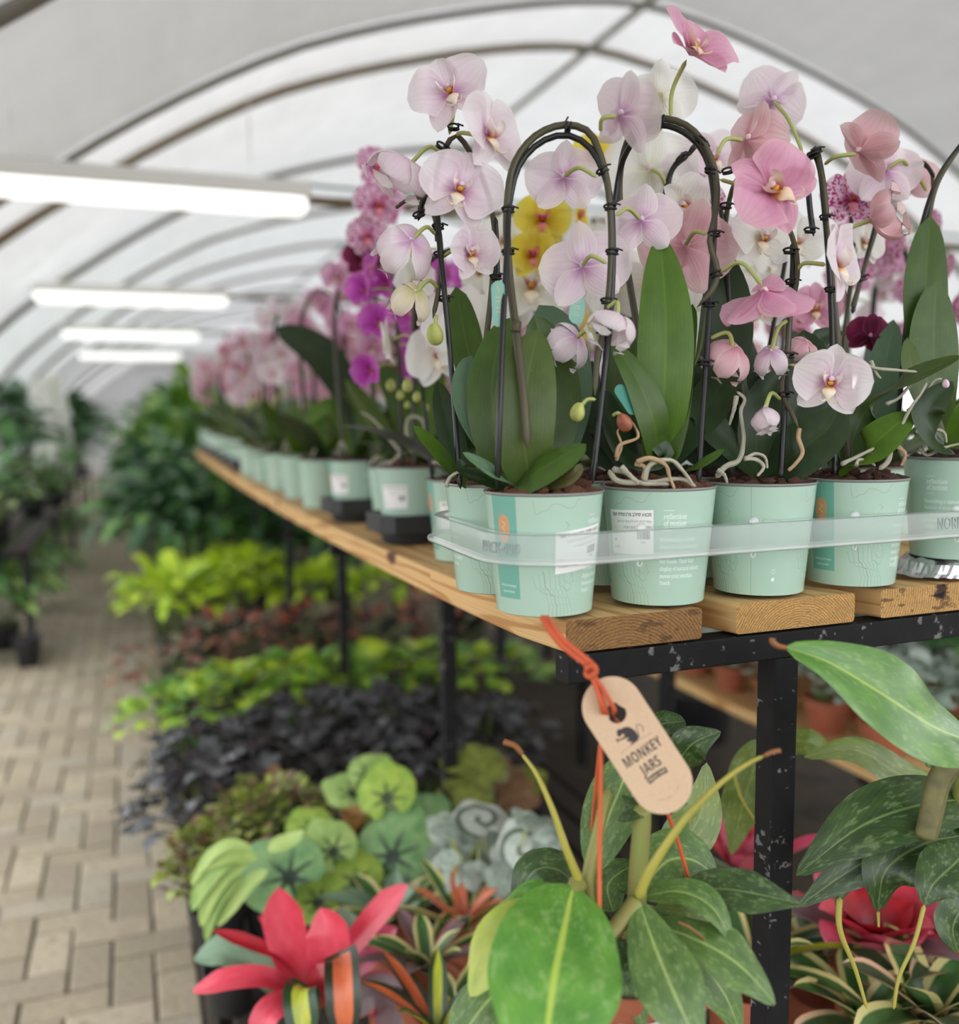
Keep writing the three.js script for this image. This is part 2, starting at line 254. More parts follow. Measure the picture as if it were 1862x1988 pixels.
// ---------------------------------------------------------------- print on the mint pot sleeves
const MINT = 'rgb(176,206,187)';
const sleeveTex = canvas(2048, 512, (g, w, h) => {
  g.fillStyle = MINT; g.fillRect(0, 0, w, h);
  const deg = (a) => ((a % 360) + 360) % 360 / 360 * w;
  // contour lines, thin grey-brown, denser toward the foot
  const line = (pts, c, lw) => { g.strokeStyle = c; g.lineWidth = lw; g.beginPath(); pts.forEach(([a, y], i) => { const x = a / 360 * w; if (!i) { g.moveTo(x, y * h); return; } const [pa, py] = pts[i - 1]; g.bezierCurveTo((pa * 0.4 + a * 0.6) / 360 * w, py * h, (pa * 0.6 + a * 0.4) / 360 * w, y * h, x, y * h); }); g.stroke(); };
  for (const o of [0, 120, 240]) {
    line([[o + 32, 0.03], [o + 36, 0.15], [o + 44, 0.12], [o + 54, 0.06], [o + 70, 0.1], [o + 80, 0.02]], 'rgba(110,120,105,.65)', 1.6);
    line([[o + 62, 0.3], [o + 70, 0.25], [o + 64, 0.22], [o + 72, 0.36]], 'rgba(110,120,105,.5)', 1.4);
    for (let k = 0; k < 7; k++) line([[o + 30 + k * 6, 0.66 - k * 0.02], [o + 36 + k * 5, 0.76], [o + 44 + k * 4.5, 0.8 + k * 0.008], [o + 50 + k * 4, 0.9], [o + 47 + k * 5, 1.0]], k === 2 ? 'rgba(120,80,62,.8)' : 'rgba(112,112,98,.55)', k === 2 ? 2.4 : 1.5);
    line([[o + 56, 0.6], [o + 62, 0.74], [o + 70, 0.78], [o + 77, 0.7], [o + 72, 0.6]], 'rgba(112,112,98,.6)', 1.5);
    line([[o + 60, 0.58], [o + 66, 0.7], [o + 71, 0.72], [o + 74, 0.64]], 'rgba(112,112,98,.55)', 1.4);
  }
  // teal panel with a bronze pill
  const x0 = deg(-16), pw = 32 / 360 * w;
  g.fillStyle = 'rgb(116,178,160)'; g.fillRect(w + deg(0) - 16 / 360 * w - w, 0, pw, h * 0.86); g.fillRect(w - 16 / 360 * w, 0, pw, h * 0.86);
  for (const cx of [0, w]) {
    g.fillStyle = 'rgb(214,158,112)'; g.beginPath(); g.roundRect(cx - 40, h * 0.165, 80, h * 0.245, 38); g.fill();
    g.strokeStyle = 'rgba(240,205,165,.9)'; g.lineWidth = 3; g.beginPath(); g.moveTo(cx - 14, h * 0.22); g.lineTo(cx + 14, h * 0.25); g.lineTo(cx - 14, h * 0.28); g.lineTo(cx + 14, h * 0.31); g.stroke();
    g.beginPath(); g.moveTo(cx - 12, h * 0.345); g.lineTo(cx + 12, h * 0.345); g.moveTo(cx - 12, h * 0.365); g.lineTo(cx + 12, h * 0.365); g.stroke();
    g.fillStyle = 'rgba(240,250,245,.9)'; g.font = '15px sans-serif'; g.textAlign = 'center'; g.fillText('reflection of motion', cx, h * 0.76); g.fillText('nature & home', cx, h * 0.81);
  }
  g.fillStyle = 'rgba(244,252,246,.95)'; g.textAlign = 'left';
  const tx = 92 / 360 * w; g.fillRect(tx, h * 0.17, 60, 2); g.font = '30px serif'; g.fillText('reflection', tx, h * 0.25); g.fillText('of motion', tx, h * 0.31); g.fillRect(tx, h * 0.345, 50, 2);
  g.font = '23px serif'; ['Resembling a vibrant', 'fountain of blossoming', 'beauty. These unique', 'her house. Their luxe', 'display of natural colours', 'moves your emotion.', 'Touch.'].forEach((s, i) => g.fillText(s, tx - 20, h * (0.44 + i * 0.062)));
  g.strokeStyle = 'rgba(120,160,142,.9)'; g.lineWidth = 3; g.beginPath(); g.moveTo(212 / 360 * w, 0); g.lineTo(212 / 360 * w, h); g.stroke();
  g.font = '26px serif'; g.fillText('take care', 226 / 360 * w, h * 0.345); g.fillRect(222 / 360 * w, h * 0.3, 3, 34);
  g.fillRect(236 / 360 * w, h * 0.83, 20, 16); g.strokeStyle = 'rgba(244,252,246,.9)'; g.lineWidth = 2; g.beginPath(); g.arc(236 / 360 * w + 10, h * 0.77, 10, 0, 7); g.stroke();
});
sleeveTex.wrapS = THREE.RepeatWrapping;
const sleeveM = phys({ map: sleeveTex, roughness: 0.36, clearcoat: 0.6, clearcoatRoughness: 0.07 });
const rimM = phys({ color: rgb(176, 176, 170), roughness: 0.22, transmission: 0.45, thickness: 0 });
const footM = mat({ color: rgb(30, 30, 30), roughness: 0.5 });
const PH = 0.119, R0 = 0.0475, R1 = 0.0588;
const pr = (y) => lerp(R0, R1, y / PH);
const sleeveG = lathe([[pr(0.0015), 0.0015], [pr(0.03), 0.03], [pr(0.06), 0.06], [pr(0.09), 0.09], [pr(0.117), 0.117]], 72);
const rimG = lathe([[pr(PH - 0.03) - 0.0016, PH - 0.03], [R1 - 0.0012, PH - 0.001], [R1 + 0.0005, PH + 0.0015], [R1 + 0.0014, PH + 0.0004], [R1 + 0.0011, PH - 0.0012], [R1 + 0.0002, PH - 0.0016]], 64);
const footG = lathe([[0.001, 0.0012], [R0 - 0.006, 0.0006], [R0 - 0.0005, 0.001], [R0 - 0.0002, 0.003]], 48);
const barkMs = [[92, 58, 40], [70, 44, 32], [54, 36, 28]].map((c) => mat({ color: rgb(...c), roughness: 0.95 }));
const barkG = (() => {
  const r = rng(5), gs = [];
  for (let i = 0; i < 90; i++) { const a = r() * 6.283, q = Math.sqrt(r()) * (R1 - 0.008), s = 0.004 + r() * 0.006; const g = new THREE.IcosahedronGeometry(s, 0); g.scale(1.3, 0.55, 0.9); g.rotateX(r() * 2); g.rotateY(r() * 6); g.translate(Math.cos(a) * q, PH - 0.01 + r() * 0.012 + 0.006 * (1 - q / R1), Math.sin(a) * q); gs.push(color(g.toNonIndexed ? g : g, () => { const k = 0.75 + 0.0 * s; return [92 * k, 58 * k, 42 * k]; })); }
  const disc = new THREE.CircleGeometry(R1 - 0.003, 32).rotateX(-Math.PI / 2).translate(0, PH - 0.012, 0).toNonIndexed(); gs.forEach((g) => 0);
  return mergeGeometries([...gs.map((g) => { g.deleteAttribute('color'); return g.index ? g.toNonIndexed() : g; }), disc]);
})();
function potParts(t, turn, bark = barkMs[0]) {
  const s = own(t, 'sleeve', sleeveG, sleeveM); s.rotation.y = turn;
  own(t, 'pot_rim', rimG, rimM); own(t, 'pot_foot', footG, footM); own(t, 'bark', barkG, bark, true);
  return s;
}

// ---------------------------------------------------------------- Hebrew price stickers (drawn letter by letter)
const HEB = {
  'ב': 'M1,1L7,1L7.6,2L7.6,9M.5,9L9,9', 'ה': 'M.5,1L8.5,1L8.5,9M2,4L2,9', 'ו': 'M3,1L6,1L6,9', 'ח': 'M1,1L8.5,1L8.5,9M1.5,1L1.5,9', 'י': 'M3,1L6,1L6,4.5', 'ל': 'M2,-2L2,1.5L8,1.5L8,4L4.5,9',
  'מ': 'M1,1L3,3.5L1.5,9M3,3.5L6,1L8,1.6L8.5,4L8.5,9L5,9', 'נ': 'M3,1L6.5,1L6.5,9L2,9', 'ס': 'M.5,1L9,1L8.5,5L5,9L2,7L1.5,1', 'ע': 'M1,1L2.5,7M8,1L7,6L.5,9.5', 'פ': 'M2,4.5L4.5,5M2,4.5L1.5,1L8,1L8.5,9L1,9',
  'צ': 'M1,1L8,8.5M8,9L1,9M8.5,1L7.5,4L5,5', 'ק': 'M.5,1L8.5,1L8,5L5,7.5M2,4L2,12', 'ר': 'M1,1L7,1L7.6,2L7.6,9', 'ש': 'M1,1L2,9L6,9L9,1M5,1L4.5,5L2,6', 'ת': 'M1,1L8.5,1L8.5,9M2.5,1L2,9L.5,9', 'ט': 'M1,1L1.5,9L8,9L8.5,1L5.5,1', 'ן': 'M3,1L6,1L6,12', 'ם': 'M1,1L8,1L8,9L1.5,9L1.5,1', 'ג': 'M2,1L5,1L5.5,6L6.5,9M5.2,6L2,9',
};
function hebrew(g, text, xRight, y, s, weight) {
  g.lineWidth = weight; g.lineJoin = g.lineCap = 'round'; let x = xRight;
  for (const ch of text) {
    if (ch === ' ') { x -= s * 5; continue; }
    const p = HEB[ch]; if (!p) { x -= s * 4; continue; }
    const narrow = 'וין'.includes(ch) ? 6 : 10.5; x -= narrow * s; const off = narrow === 6 ? -2 * s : 0;
    g.beginPath(); for (const [, c, a, b] of p.matchAll(/([ML])([-\d.]+),([-\d.]+)/g)) g[c === 'M' ? 'moveTo' : 'lineTo'](x + off + a * s, y + b * s); g.stroke();
  }
}
const stickerTex = canvas(1024, 640, (g, w, h) => {
  g.fillStyle = 'rgb(244,243,240)'; g.fillRect(0, 0, w, h); g.strokeStyle = g.fillStyle = 'rgb(28,28,30)';
  hebrew(g, 'מבצע סחלב פלנופסיס קשת', w - 40, 44, 4.4, 9);
  g.strokeStyle = g.fillStyle = 'rgb(110,110,112)';
  hebrew(g, 'צמח לבית להרחיק מקרינת חום', w - 40, 150, 3.3, 4.5); hebrew(g, 'השקיה רצויה פעם בשבוע', w - 40, 232, 3.3, 4.5); hebrew(g, 'במבצע', 250, 520, 3.2, 4.5);
  g.font = 'bold 58px sans-serif'; g.fillText('79', 90, 460);
  g.fillStyle = 'rgb(25,25,28)'; const r = rng(77); let x = w - 340; while (x < w - 70) { const b = 3 + Math.floor(r() * 4) * 3; g.fillRect(x, 300, b, 120); x += b + 3 + Math.floor(r() * 3) * 4; }
  g.font = '40px sans-serif'; g.fillText('10440', w - 270, 475);
});
const stickerM = phys({ map: stickerTex, roughness: 0.45, clearcoat: 0.2 });
// a sticker bent round the pot: middle angle, width in degrees, heights at its foot and head
function stickerGeo(mid, wdeg, y0, y1, tilt = 0) {
  const nu = 16, nv = 6, pos = [], uv = [], idx = [];
  for (let j = 0; j <= nv; j++) for (let i = 0; i <= nu; i++) { const u = i / nu, v = j / nv, a = (mid + (u - 0.5) * wdeg) * RAD, y = lerp(y0, y1, v) + tilt * (u - 0.5), r = pr(y) + 0.0007; pos.push(Math.sin(a) * r, y, Math.cos(a) * r); uv.push(u, v); }
  for (let j = 0; j < nv; j++) for (let i = 0; i < nu; i++) { const a = j * (nu + 1) + i; idx.push(a, a + 1, a + nu + 1, a + 1, a + nu + 2, a + nu + 1); }
  const g = new THREE.BufferGeometry(); g.setAttribute('position', new THREE.Float32BufferAttribute(pos, 3)); g.setAttribute('uv', new THREE.Float32BufferAttribute(uv, 2)); g.setIndex(idx); g.computeVertexNormals(); return g;
}

// ---------------------------------------------------------------- clear carrying tray round the ten front pots
const font = await new FontLoader().loadAsync('fonts/droid/droid_sans_regular.typeface.json');
const TRX0 = 0.312, TRX1 = 1.01, TRZ0 = -0.757, TRZ1 = -1.03, TRY0 = 1.2225, TRY1 = 1.2512, TRR = 0.068;
const clear = phys({ color: rgb(236, 242, 240), roughness: 0.22, transmission: 0.8, thickness: 0, ior: 1.45 });
const clearLip = phys({ color: rgb(240, 244, 242), roughness: 0.18, transmission: 0.6, thickness: 0, clearcoat: 0.5 });
const frontX = [0.382, 0.513, 0.641, 0.769, 0.925], rowZ = [-0.83, -0.952];
{
  const tray = thing('carrying_tray', 'clear plastic carrying tray holding the front rows of mint orchid pots', 'tray', V((TRX0 + TRX1) / 2, TRY0, (TRZ0 + TRZ1) / 2));
  const outline = (o) => { const s = new THREE.Shape(), x0 = TRX0 - o, x1 = TRX1 + o, y0 = -TRZ0 - o, y1 = -TRZ1 + o, r = TRR + o; s.moveTo(x0 + r, y0); s.lineTo(x1 - r, y0); s.absarc(x1 - r, y0 + r, r, -Math.PI / 2, 0); s.lineTo(x1, y1 - r); s.absarc(x1 - r, y1 - r, r, 0, Math.PI / 2); s.lineTo(x0 + r, y1); s.absarc(x0 + r, y1 - r, r, Math.PI / 2, Math.PI); s.lineTo(x0, y0 + r); s.absarc(x0 + r, y0 + r, r, Math.PI, Math.PI * 1.5); return s; };
  const ringPts = (o) => outline(o).getSpacedPoints(160);
  const band = (levels) => { const pos = [], idx = [], n = 161; levels.forEach(([o, y]) => ringPts(o).forEach((p) => pos.push(p.x, y, -p.y))); for (let j = 0; j < levels.length - 1; j++) for (let i = 0; i < n - 1; i++) { const a = j * n + i; idx.push(a, a + 1, a + n, a + 1, a + n + 1, a + n); } const g = new THREE.BufferGeometry(); g.setAttribute('position', new THREE.Float32BufferAttribute(pos, 3)); g.setIndex(idx); g.computeVertexNormals(); return g; };
  put(tray, 'side_wall', band([[-0.0035, TRY1 - 0.0015], [-0.002, TRY1 - 0.0002], [0, TRY1 - 0.002], [0.0012, TRY0 + 0.009], [0.0014, TRY0 + 0.006]]), clear);
  put(tray, 'bottom_lip', band([[0.0014, TRY0 + 0.006], [0.0035, TRY0 + 0.0045], [0.0062, TRY0 + 0.004], [0.007, TRY0 + 0.002], [0.0062, TRY0], [0.003, TRY0 + 0.0005]]), clearLip);
  const s = outline(-0.003); for (const z of rowZ) for (const x of frontX) { const h = new THREE.Path(); h.absarc(x, -z, 0.0595, 0, Math.PI * 2, true); s.holes.push(h); }
  const r = 0.0035; s.holes.length = 0; // ring plate: only the margin round the pots
  const inner = outline(-0.012); s.holes.push(new THREE.Path(inner.getSpacedPoints(120).reverse()));
  put(tray, 'top_plate', new THREE.ExtrudeGeometry(s, { depth: 0.0008, bevelEnabled: false }).rotateX(-Math.PI / 2).translate(0, TRY1 - 0.0012, 0), clear);
  for (let i = 0; i < 4; i++) { const x = (frontX[i] + frontX[i + 1]) / 2; put(tray, 'stacking_nub', new THREE.SphereGeometry(0.006, 12, 8).scale(1, 0.8, 0.6).translate(x + 0.006, TRY1 + 0.001, TRZ0 - 0.006), clearLip); put(tray, 'peg', new THREE.TorusGeometry(0.0026, 0.001, 6, 12).translate(x, TRY0 - 0.003, TRZ0 + 0.001), clearLip); }
  const lettering = (txt, size) => { const g = new TextGeometry(txt, { font, size, depth: 0.0007, curveSegments: 3, bevelEnabled: true, bevelThickness: 0.0003, bevelSize: 0.0002, bevelSegments: 1 }); g.computeBoundingBox(); return g; };
  const emb = phys({ color: rgb(168, 180, 178), roughness: 0.25, transmission: 0.15, thickness: 0, clearcoat: 0.6 });
  put(tray, 'embossed_lettering', lettering('NORM', 0.0125).scale(0.8, 1, 1).translate(0.818, TRY0 + 0.0095, TRZ0 + 0.0006), emb);
  put(tray, 'embossed_lettering', lettering('PACK-490', 0.0125).scale(0.8, 1, 1).translate(0.882, TRY0 + 0.0095, TRZ0 + 0.0006), emb);
  for (let k = 0; k < 3; k++) put(tray, 'embossed_mark', tube([V(0.864 + k * 0.0035, TRY0 + 0.009, TRZ0 + 0.001), V(0.868 + k * 0.0035, TRY0 + 0.015, TRZ0 + 0.0013), V(0.876 + k * 0.002, TRY0 + 0.023, TRZ0 + 0.001)], 0.0009, 10, 6), emb);
  const a = lettering('PACK-490', 0.0105).scale(0.75, 1, 1); const p = a.attributes.position; // bent round the near corner
  for (let i = 0; i < p.count; i++) { const th = -1.9 + p.getX(i) / (TRR + 0.001) + 0.1, rr = TRR + 0.0008 + p.getZ(i); p.setXYZ(i, TRX0 + TRR + Math.sin(th + 0.35) * rr, TRY0 + 0.0095 + p.getY(i), TRZ0 - TRR + Math.cos(th + 0.35) * rr); }
  a.computeVertexNormals(); put(tray, 'embossed_lettering', a, emb);
}
// ---------------------------------------------------------------- orchid petals, leaves, flowers
// pigment of each kind: [rim, body, throat flush], veins, spots
const KINDS = {
  blush: { rim: [246, 238, 240], body: [244, 226, 236], flush: [212, 150, 206], vein: 0.09 },
  pale: { rim: [248, 242, 243], body: [246, 232, 238], flush: [222, 170, 214], vein: 0.08 },
  pink: { rim: [236, 186, 204], body: [226, 164, 192], flush: [204, 116, 158], vein: 0.16 },
  salmon: { rim: [244, 216, 216], body: [238, 194, 200], flush: [222, 152, 168], vein: 0.16 },
  lilac: { rim: [238, 204, 222], body: [230, 178, 208], flush: [206, 96, 150], vein: 0.14 },
  cream: { rim: [246, 236, 226], body: [240, 232, 206], flush: [214, 214, 140], vein: 0.24 },
  white: { rim: [250, 250, 246], body: [248, 248, 240], flush: [236, 240, 206], vein: 0.04 },
  yellow: { rim: [240, 226, 110], body: [236, 214, 66], flush: [226, 186, 40], vein: 0.08 },
  magenta: { rim: [222, 130, 214], body: [206, 84, 196], flush: [176, 40, 150], vein: 0.3 },
  plum: { rim: [140, 50, 92], body: [104, 22, 58], flush: [70, 10, 36], vein: 0.1 },
  spotted: { rim: [248, 236, 244], body: [238, 206, 230], flush: [200, 90, 170], vein: 0.1, spots: [170, 26, 100] },
};
const petalMats = {};
function petalMat(kind) {
  if (petalMats[kind]) return petalMats[kind];
  const k = KINDS[kind], sd = kind.length * 7;
  const map = tex(160, 160, (u, v) => {
    const x = Math.abs(u - 0.5) * 2, fan = Math.sin((u - 0.5) * 46 + 2.5 * fbm(u * 5, v * 4, sd)), n = fbm(u * 5, v * 5, sd + 2);
    let c = mix3(k.flush, k.body, smooth(0.02, 0.42, v + 0.3 * x * 0.5 + 0.16 * (n - 0.5))); c = mix3(c, k.rim, smooth(0.45, 0.98, Math.max(v, x * 0.95) + 0.2 * (n - 0.5)));
    const vn = k.vein * smooth(0.25, 0.95, fan) * (1 - 0.6 * v); c = mix3(c, k.flush, vn);
    if (k.spots) c = mix3(c, k.spots, smooth(0.58, 0.64, noise(u * 26, v * 22, 3) * 0.7 + fbm(u * 6, v * 6, 8) * 0.4) * 0.9);
    return c;
  });
  return (petalMats[kind] = phys({ map, roughness: 0.62, transmission: 0.34, thickness: 0, specularIntensity: 0.4, sheen: 0.25, sheenRoughness: 0.5, bumpMap: petalBump, bumpScale: 0.0004 }));
}
const petalBump = (() => { const t = tex(128, 128, (u, v) => { const f = Math.sin((u - 0.5) * 60 + 3 * fbm(u * 4, v * 3, 4)), k = 128 + 70 * f * (1 - v * 0.5) + 30 * fbm(u * 12, v * 12, 6); return [k, k, k]; }); t.colorSpace = THREE.NoColorSpace; return t; })();
// unit flower: 1 = across the two petals. Each piece grows from the centre along +y and faces +z
const cupPetal = (w, l, nu = 10, nv = 12) => sheet({ spine: [V(0, 0, 0), V(0, 0.2 * l, 0.04), V(0, 0.33 * l, 0.17), V(0, 0.33 * l, 0.32), V(0, 0.24 * l, 0.42)], nrm: V(0, -0.3, 1), width: (t) => w * Math.pow(Math.sin(Math.PI * Math.pow(clamp(t, 0.001, 1), 0.8)), 0.55) * (0.45 + 0.55 * smooth(0, 0.35, t)), cup: 0.34, fold: 0.03, wave: 0.03, waves: 1.4, nu, nv });
const petalShape = (seed, nu = 10, nv = 12) => { const r = rng(seed), b = 0.05 + r() * 0.05, c = (r() - 0.3) * 0.1; return sheet({ spine: [V(0, 0, 0), V(0.01, 0.17, 0.015 + b * 0.4), V(0, 0.34, b), V(0, 0.5, b * 0.55 + c)], nrm: V(0, 0, 1), width: (t) => 0.335 * Math.pow(Math.sin(Math.PI * Math.pow(clamp(t, 0.001, 1), 0.72)), 0.5) * (0.3 + 0.7 * smooth(0, 0.4, t)), cup: 0.13 - r() * 0.22, fold: 0.05, wave: 0.06, waves: 1.6, phase: r() * 6, nu, nv }); };
const sepalShape = (seed, nu = 8, nv = 12) => { const r = rng(seed), b = (r() - 0.5) * 0.08; return sheet({ spine: [V(0, 0, 0), V(0, 0.16, 0.02), V(0, 0.32, 0.01 + b), V(0, 0.47, b - 0.01)], nrm: V(0, 0, 1), width: (t) => 0.165 * Math.pow(Math.sin(Math.PI * Math.pow(clamp(t, 0.001, 1), 0.85)), 0.6) * (0.35 + 0.65 * smooth(0, 0.3, t)), cup: 0.22, fold: 0.12, nu, nv }); };
const PETALS = [1, 2, 3, 4, 5].map((s) => petalShape(s)), SEPALS = [11, 12, 13, 14].map((s) => sepalShape(s));
const CUP_PETAL = cupPetal(0.24, 0.92), CUP_SEPAL = cupPetal(0.15, 1.08);
const PETALS_FAR = [1, 2].map((s) => petalShape(s, 4, 5)), SEPALS_FAR = [11, 12].map((s) => sepalShape(s, 2, 4));
// lip: two upright side lobes, a tongue with two curled whiskers, callus and column
function lipGeo(hi) {
  const gs = [], lobeC = (c1, c2) => (g) => color(g, (x, y, z, i) => { const v = g.attributes.uv.getY(i), s = Math.sin(g.attributes.uv.getX(i) * 40) > 0.4 ? 1 : 0; return mix3(c1, c2, clamp(smooth(0.55, 0.1, v) * 0.6 + s * 0.5 * smooth(0.6, 0.2, v))); });
  for (const s of [-1, 1]) gs.push(lobeC([250, 244, 236], [196, 110, 120])(sheet({ spine: [V(0, -0.02, 0.03), V(s * 0.05, 0.0, 0.085), V(s * 0.085, 0.045, 0.12), V(s * 0.07, 0.1, 0.125)], nrm: V(-s, 0.2, 0.3), width: (t) => 0.062 * Math.pow(Math.sin(Math.PI * Math.pow(clamp(t, 0.001, 1), 0.75)), 0.6), cup: 0.35, nu: hi ? 6 : 3, nv: hi ? 8 : 4 })));
  gs.push(lobeC([250, 238, 214], [220, 160, 70])(sheet({ spine: [V(0, -0.02, 0.03), V(0, -0.06, 0.1), V(0, -0.12, 0.125), V(0, -0.175, 0.105)], nrm: V(0, 0.4, 1), width: (t) => 0.075 * Math.sin(Math.PI * clamp(t * 0.86 + 0.1, 0, 1)) * (1 - 0.35 * t), cup: -0.4, nu: hi ? 6 : 3, nv: hi ? 8 : 4 })));
  if (hi) for (const s of [-1, 1]) gs.push(color(tube([V(s * 0.012, -0.165, 0.11), V(s * 0.04, -0.19, 0.14), V(s * 0.075, -0.17, 0.165), V(s * 0.07, -0.135, 0.155)], (t) => 0.009 * (1 - 0.75 * t), 10, 5), () => [250, 240, 208]));
  gs.push(color(new THREE.SphereGeometry(0.026, hi ? 10 : 6, hi ? 8 : 5).scale(1.1, 0.8, 1.2).translate(0, -0.012, 0.085), () => [232, 176, 60]));
  gs.push(color(tube([V(0, 0.01, 0), V(0, 0.035, 0.05), V(0, 0.03, 0.1), V(0, 0.008, 0.118)], (t) => 0.03 * (1 - 0.25 * t), hi ? 10 : 4, hi ? 8 : 5), () => [246, 226, 236]));
  const flat = gs.map((g) => { const q = g.index ? g.toNonIndexed() : g; return q; });
  return mergeGeometries(flat);
}
const LIP = lipGeo(true), LIP_FAR = lipGeo(false);
const lipTints = { white: [1, 1, 1], pink: [1, 0.9, 0.82], magenta: [0.9, 0.45, 0.7], plum: [0.75, 0.3, 0.5], yellow: [0.85, 0.3, 0.35], spotted: [0.85, 0.35, 0.55], salmon: [1, 0.9, 0.85] };
const lipMats = {}; const lipMat = (k) => lipMats[k] ?? (lipMats[k] = phys({ vertexColors: true, color: new THREE.Color(...(lipTints[k] ?? [1, 1, 1])), roughness: 0.5, transmission: 0.15, thickness: 0 }));
const stalkM = mat({ color: rgb(176, 184, 110), roughness: 0.55 }), stalkPink = mat({ color: rgb(206, 170, 130), roughness: 0.55 });
const basis = (n, roll) => { const m = new THREE.Matrix4(), up = V(0, 1, 0).applyQuaternion(CAMQ), x = V().crossVectors(up, n).normalize(), y = V().crossVectors(n, x); m.makeBasis(x, y, n); return new THREE.Quaternion().setFromRotationMatrix(m).multiply(new THREE.Quaternion().setFromAxisAngle(V(0, 0, 1), roll * RAD)); };
let flowerSeed = 100;
// open 1 = flat, 0.4 = a half-shut cup
function flowerAt(t, p, size, n, roll, kind, open = 1, back, hi = true) {
  const cupped = open < 0.7; if (cupped) size *= 1.25; const r = rng(++flowerSeed), f = new THREE.Group(); f.name = 'flower'; f.position.copy(p).sub(t.position); f.quaternion.copy(basis(n, roll)); f.scale.setScalar(size); t.add(f);
  const m = petalMat(kind), ps = hi ? PETALS : PETALS_FAR, ss = hi ? SEPALS : SEPALS_FAR, close = cupped ? (0.5 - open) * 55 : (1 - open) * 78;
  const piece = (name, g, ang, lean, z, k) => { const o = own(f, name, g, m); o.position.z = z; o.rotation.order = 'ZXY'; o.rotation.set(lean * RAD, (r() - 0.5) * 0.16, ang * RAD); o.scale.set(k, k, 1); };
  const sp = () => cupped ? CUP_SEPAL : ss[Math.floor(r() * ss.length)], pt = () => cupped ? CUP_PETAL : ps[Math.floor(r() * ps.length)];
  piece('sepal', sp(), (r() - 0.5) * 8, -2 + close * 0.85 + r() * 8, 0, 1);
  for (const s of [-1, 1]) piece('sepal', sp(), s * (140 + (r() - 0.5) * 10), close + r() * 8 - 2, 0, 1);
  for (const s of [-1, 1]) piece('petal', pt(), s * (78 + (r() - 0.5) * 10), close * 1.05 + r() * 8 - 3, 0.018, 1 + (r() - 0.5) * 0.06);
  const lip = own(f, 'lip', hi ? LIP : LIP_FAR, lipMat(kind)); lip.scale.setScalar(cupped ? 0.8 : 1.3);
  if (back) { // its stalk, from behind the flower to the stem
    const q = p.clone().addScaledVector(n, cupped ? 0.09 * size : -0.004), mid = q.clone().addScaledVector(n, -0.22 * size).lerp(back, 0.45).add(V(0, 0.006, 0));
    put(t, 'flower_stalk', tube([q, mid, back], (u) => 0.0024 - 0.0004 * u, 12, 7), kind === 'salmon' || kind === 'pink' ? stalkM : stalkM);
  }
  return f;
}
// ---- strap leaves
function leafTex(base, dark, vein, seed, midrib = 0.3) {
  return tex(128, 256, (u, v) => { const x = Math.abs(u - 0.5) * 2, n = fbm(u * 5, v * 12, seed), l = 0.5 + 0.5 * Math.sin(u * 90 + 3 * fbm(u * 3, v * 3, seed)), sp = noise(u * 60, v * 120, seed + 4); let c = mix3(base, dark, clamp(0.75 * n + 0.14 * l - 0.1)); c = mix3(c, vein, midrib * smooth(0.07, 0.0, x) + 0.16 * smooth(0.96, 1, x)); if (sp > 0.985) c = mix3(c, [220, 225, 190], 0.5); return c; });
}
const gloss = { roughness: 0.42, transmission: 0.06, thickness: 0, specularIntensity: 0.7, clearcoat: 0.08, clearcoatRoughness: 0.3 };
const LEAF = {
  bright: phys({ map: leafTex([82, 116, 24], [58, 92, 16], [132, 162, 58], 5), ...gloss }),
  mid: phys({ map: leafTex([70, 98, 30], [48, 74, 20], [112, 134, 58], 6), ...gloss }),
  olive: phys({ map: leafTex([80, 100, 40], [58, 78, 28], [124, 140, 70], 7), ...gloss }),
  blue: phys({ map: leafTex([104, 136, 106], [82, 112, 80], [138, 164, 124], 8), ...gloss, roughness: 0.5 }),
  dark: phys({ map: leafTex([44, 68, 32], [28, 46, 20], [76, 98, 48], 9), ...gloss }),
  rusty: phys({ map: leafTex([90, 100, 50], [84, 62, 44], [140, 120, 80], 10), ...gloss }),
};
const vlist = (l, d) => l.map((p) => at(p[0], p[1], p[2] ?? d));
// an orchid leaf measured along its midrib; hw = half-width in pixels there, facing az / el
function orchidLeaf(t, pts, d, hw, az, el, m, o = {}) {
  const sp = vlist(pts, d), dm = pts.reduce((s, p) => s + (p[2] ?? d), 0) / pts.length;
  return put(t, 'leaf', sheet({ spine: sp, nrm: dir(az, el), width: leafW(hw * dm / F, o.peak ?? 0.55, o.base ?? 0.22), fold: o.fold ?? 0.16, cup: o.cup ?? -0.04, nu: 10, nv: 20, thick: 0.0016, wave: o.wave ?? 0 }), LEAF[m] ?? m);
}
const wireM = mat({ color: rgb(24, 25, 25), roughness: 0.34 }), stemM = phys({ map: tex(64, 256, (u, v) => { const n = fbm(u * 8, v * 20, 4); return mix3([92, 90, 58], [62, 56, 44], n); }), roughness: 0.5 }), greenStem = mat({ color: rgb(96, 112, 54), roughness: 0.5 }), clipM = mat({ color: rgb(18, 18, 20), roughness: 0.4 });
const rootM = mat({ map: tex(64, 128, (u, v) => { const n = fbm(u * 6, v * 20, 14); return mix3([206, 204, 186], [140, 136, 116], n); }), roughness: 0.85 }), rootTan = mat({ map: tex(64, 128, (u, v) => mix3([202, 176, 140], [150, 118, 88], fbm(u * 6, v * 16, 15))), roughness: 0.85 });
function wire(t, pts, d, r = 0.0024) { return put(t, 'support_wire', tube(vlist(pts, d), r, 60, 8), wireM); }
function stem(t, pts, d, r = 0.0032, m = stemM) { return put(t, 'flower_stem', tube(vlist(pts, d), (u) => r * (1 - 0.3 * u), 60, 9), m); }
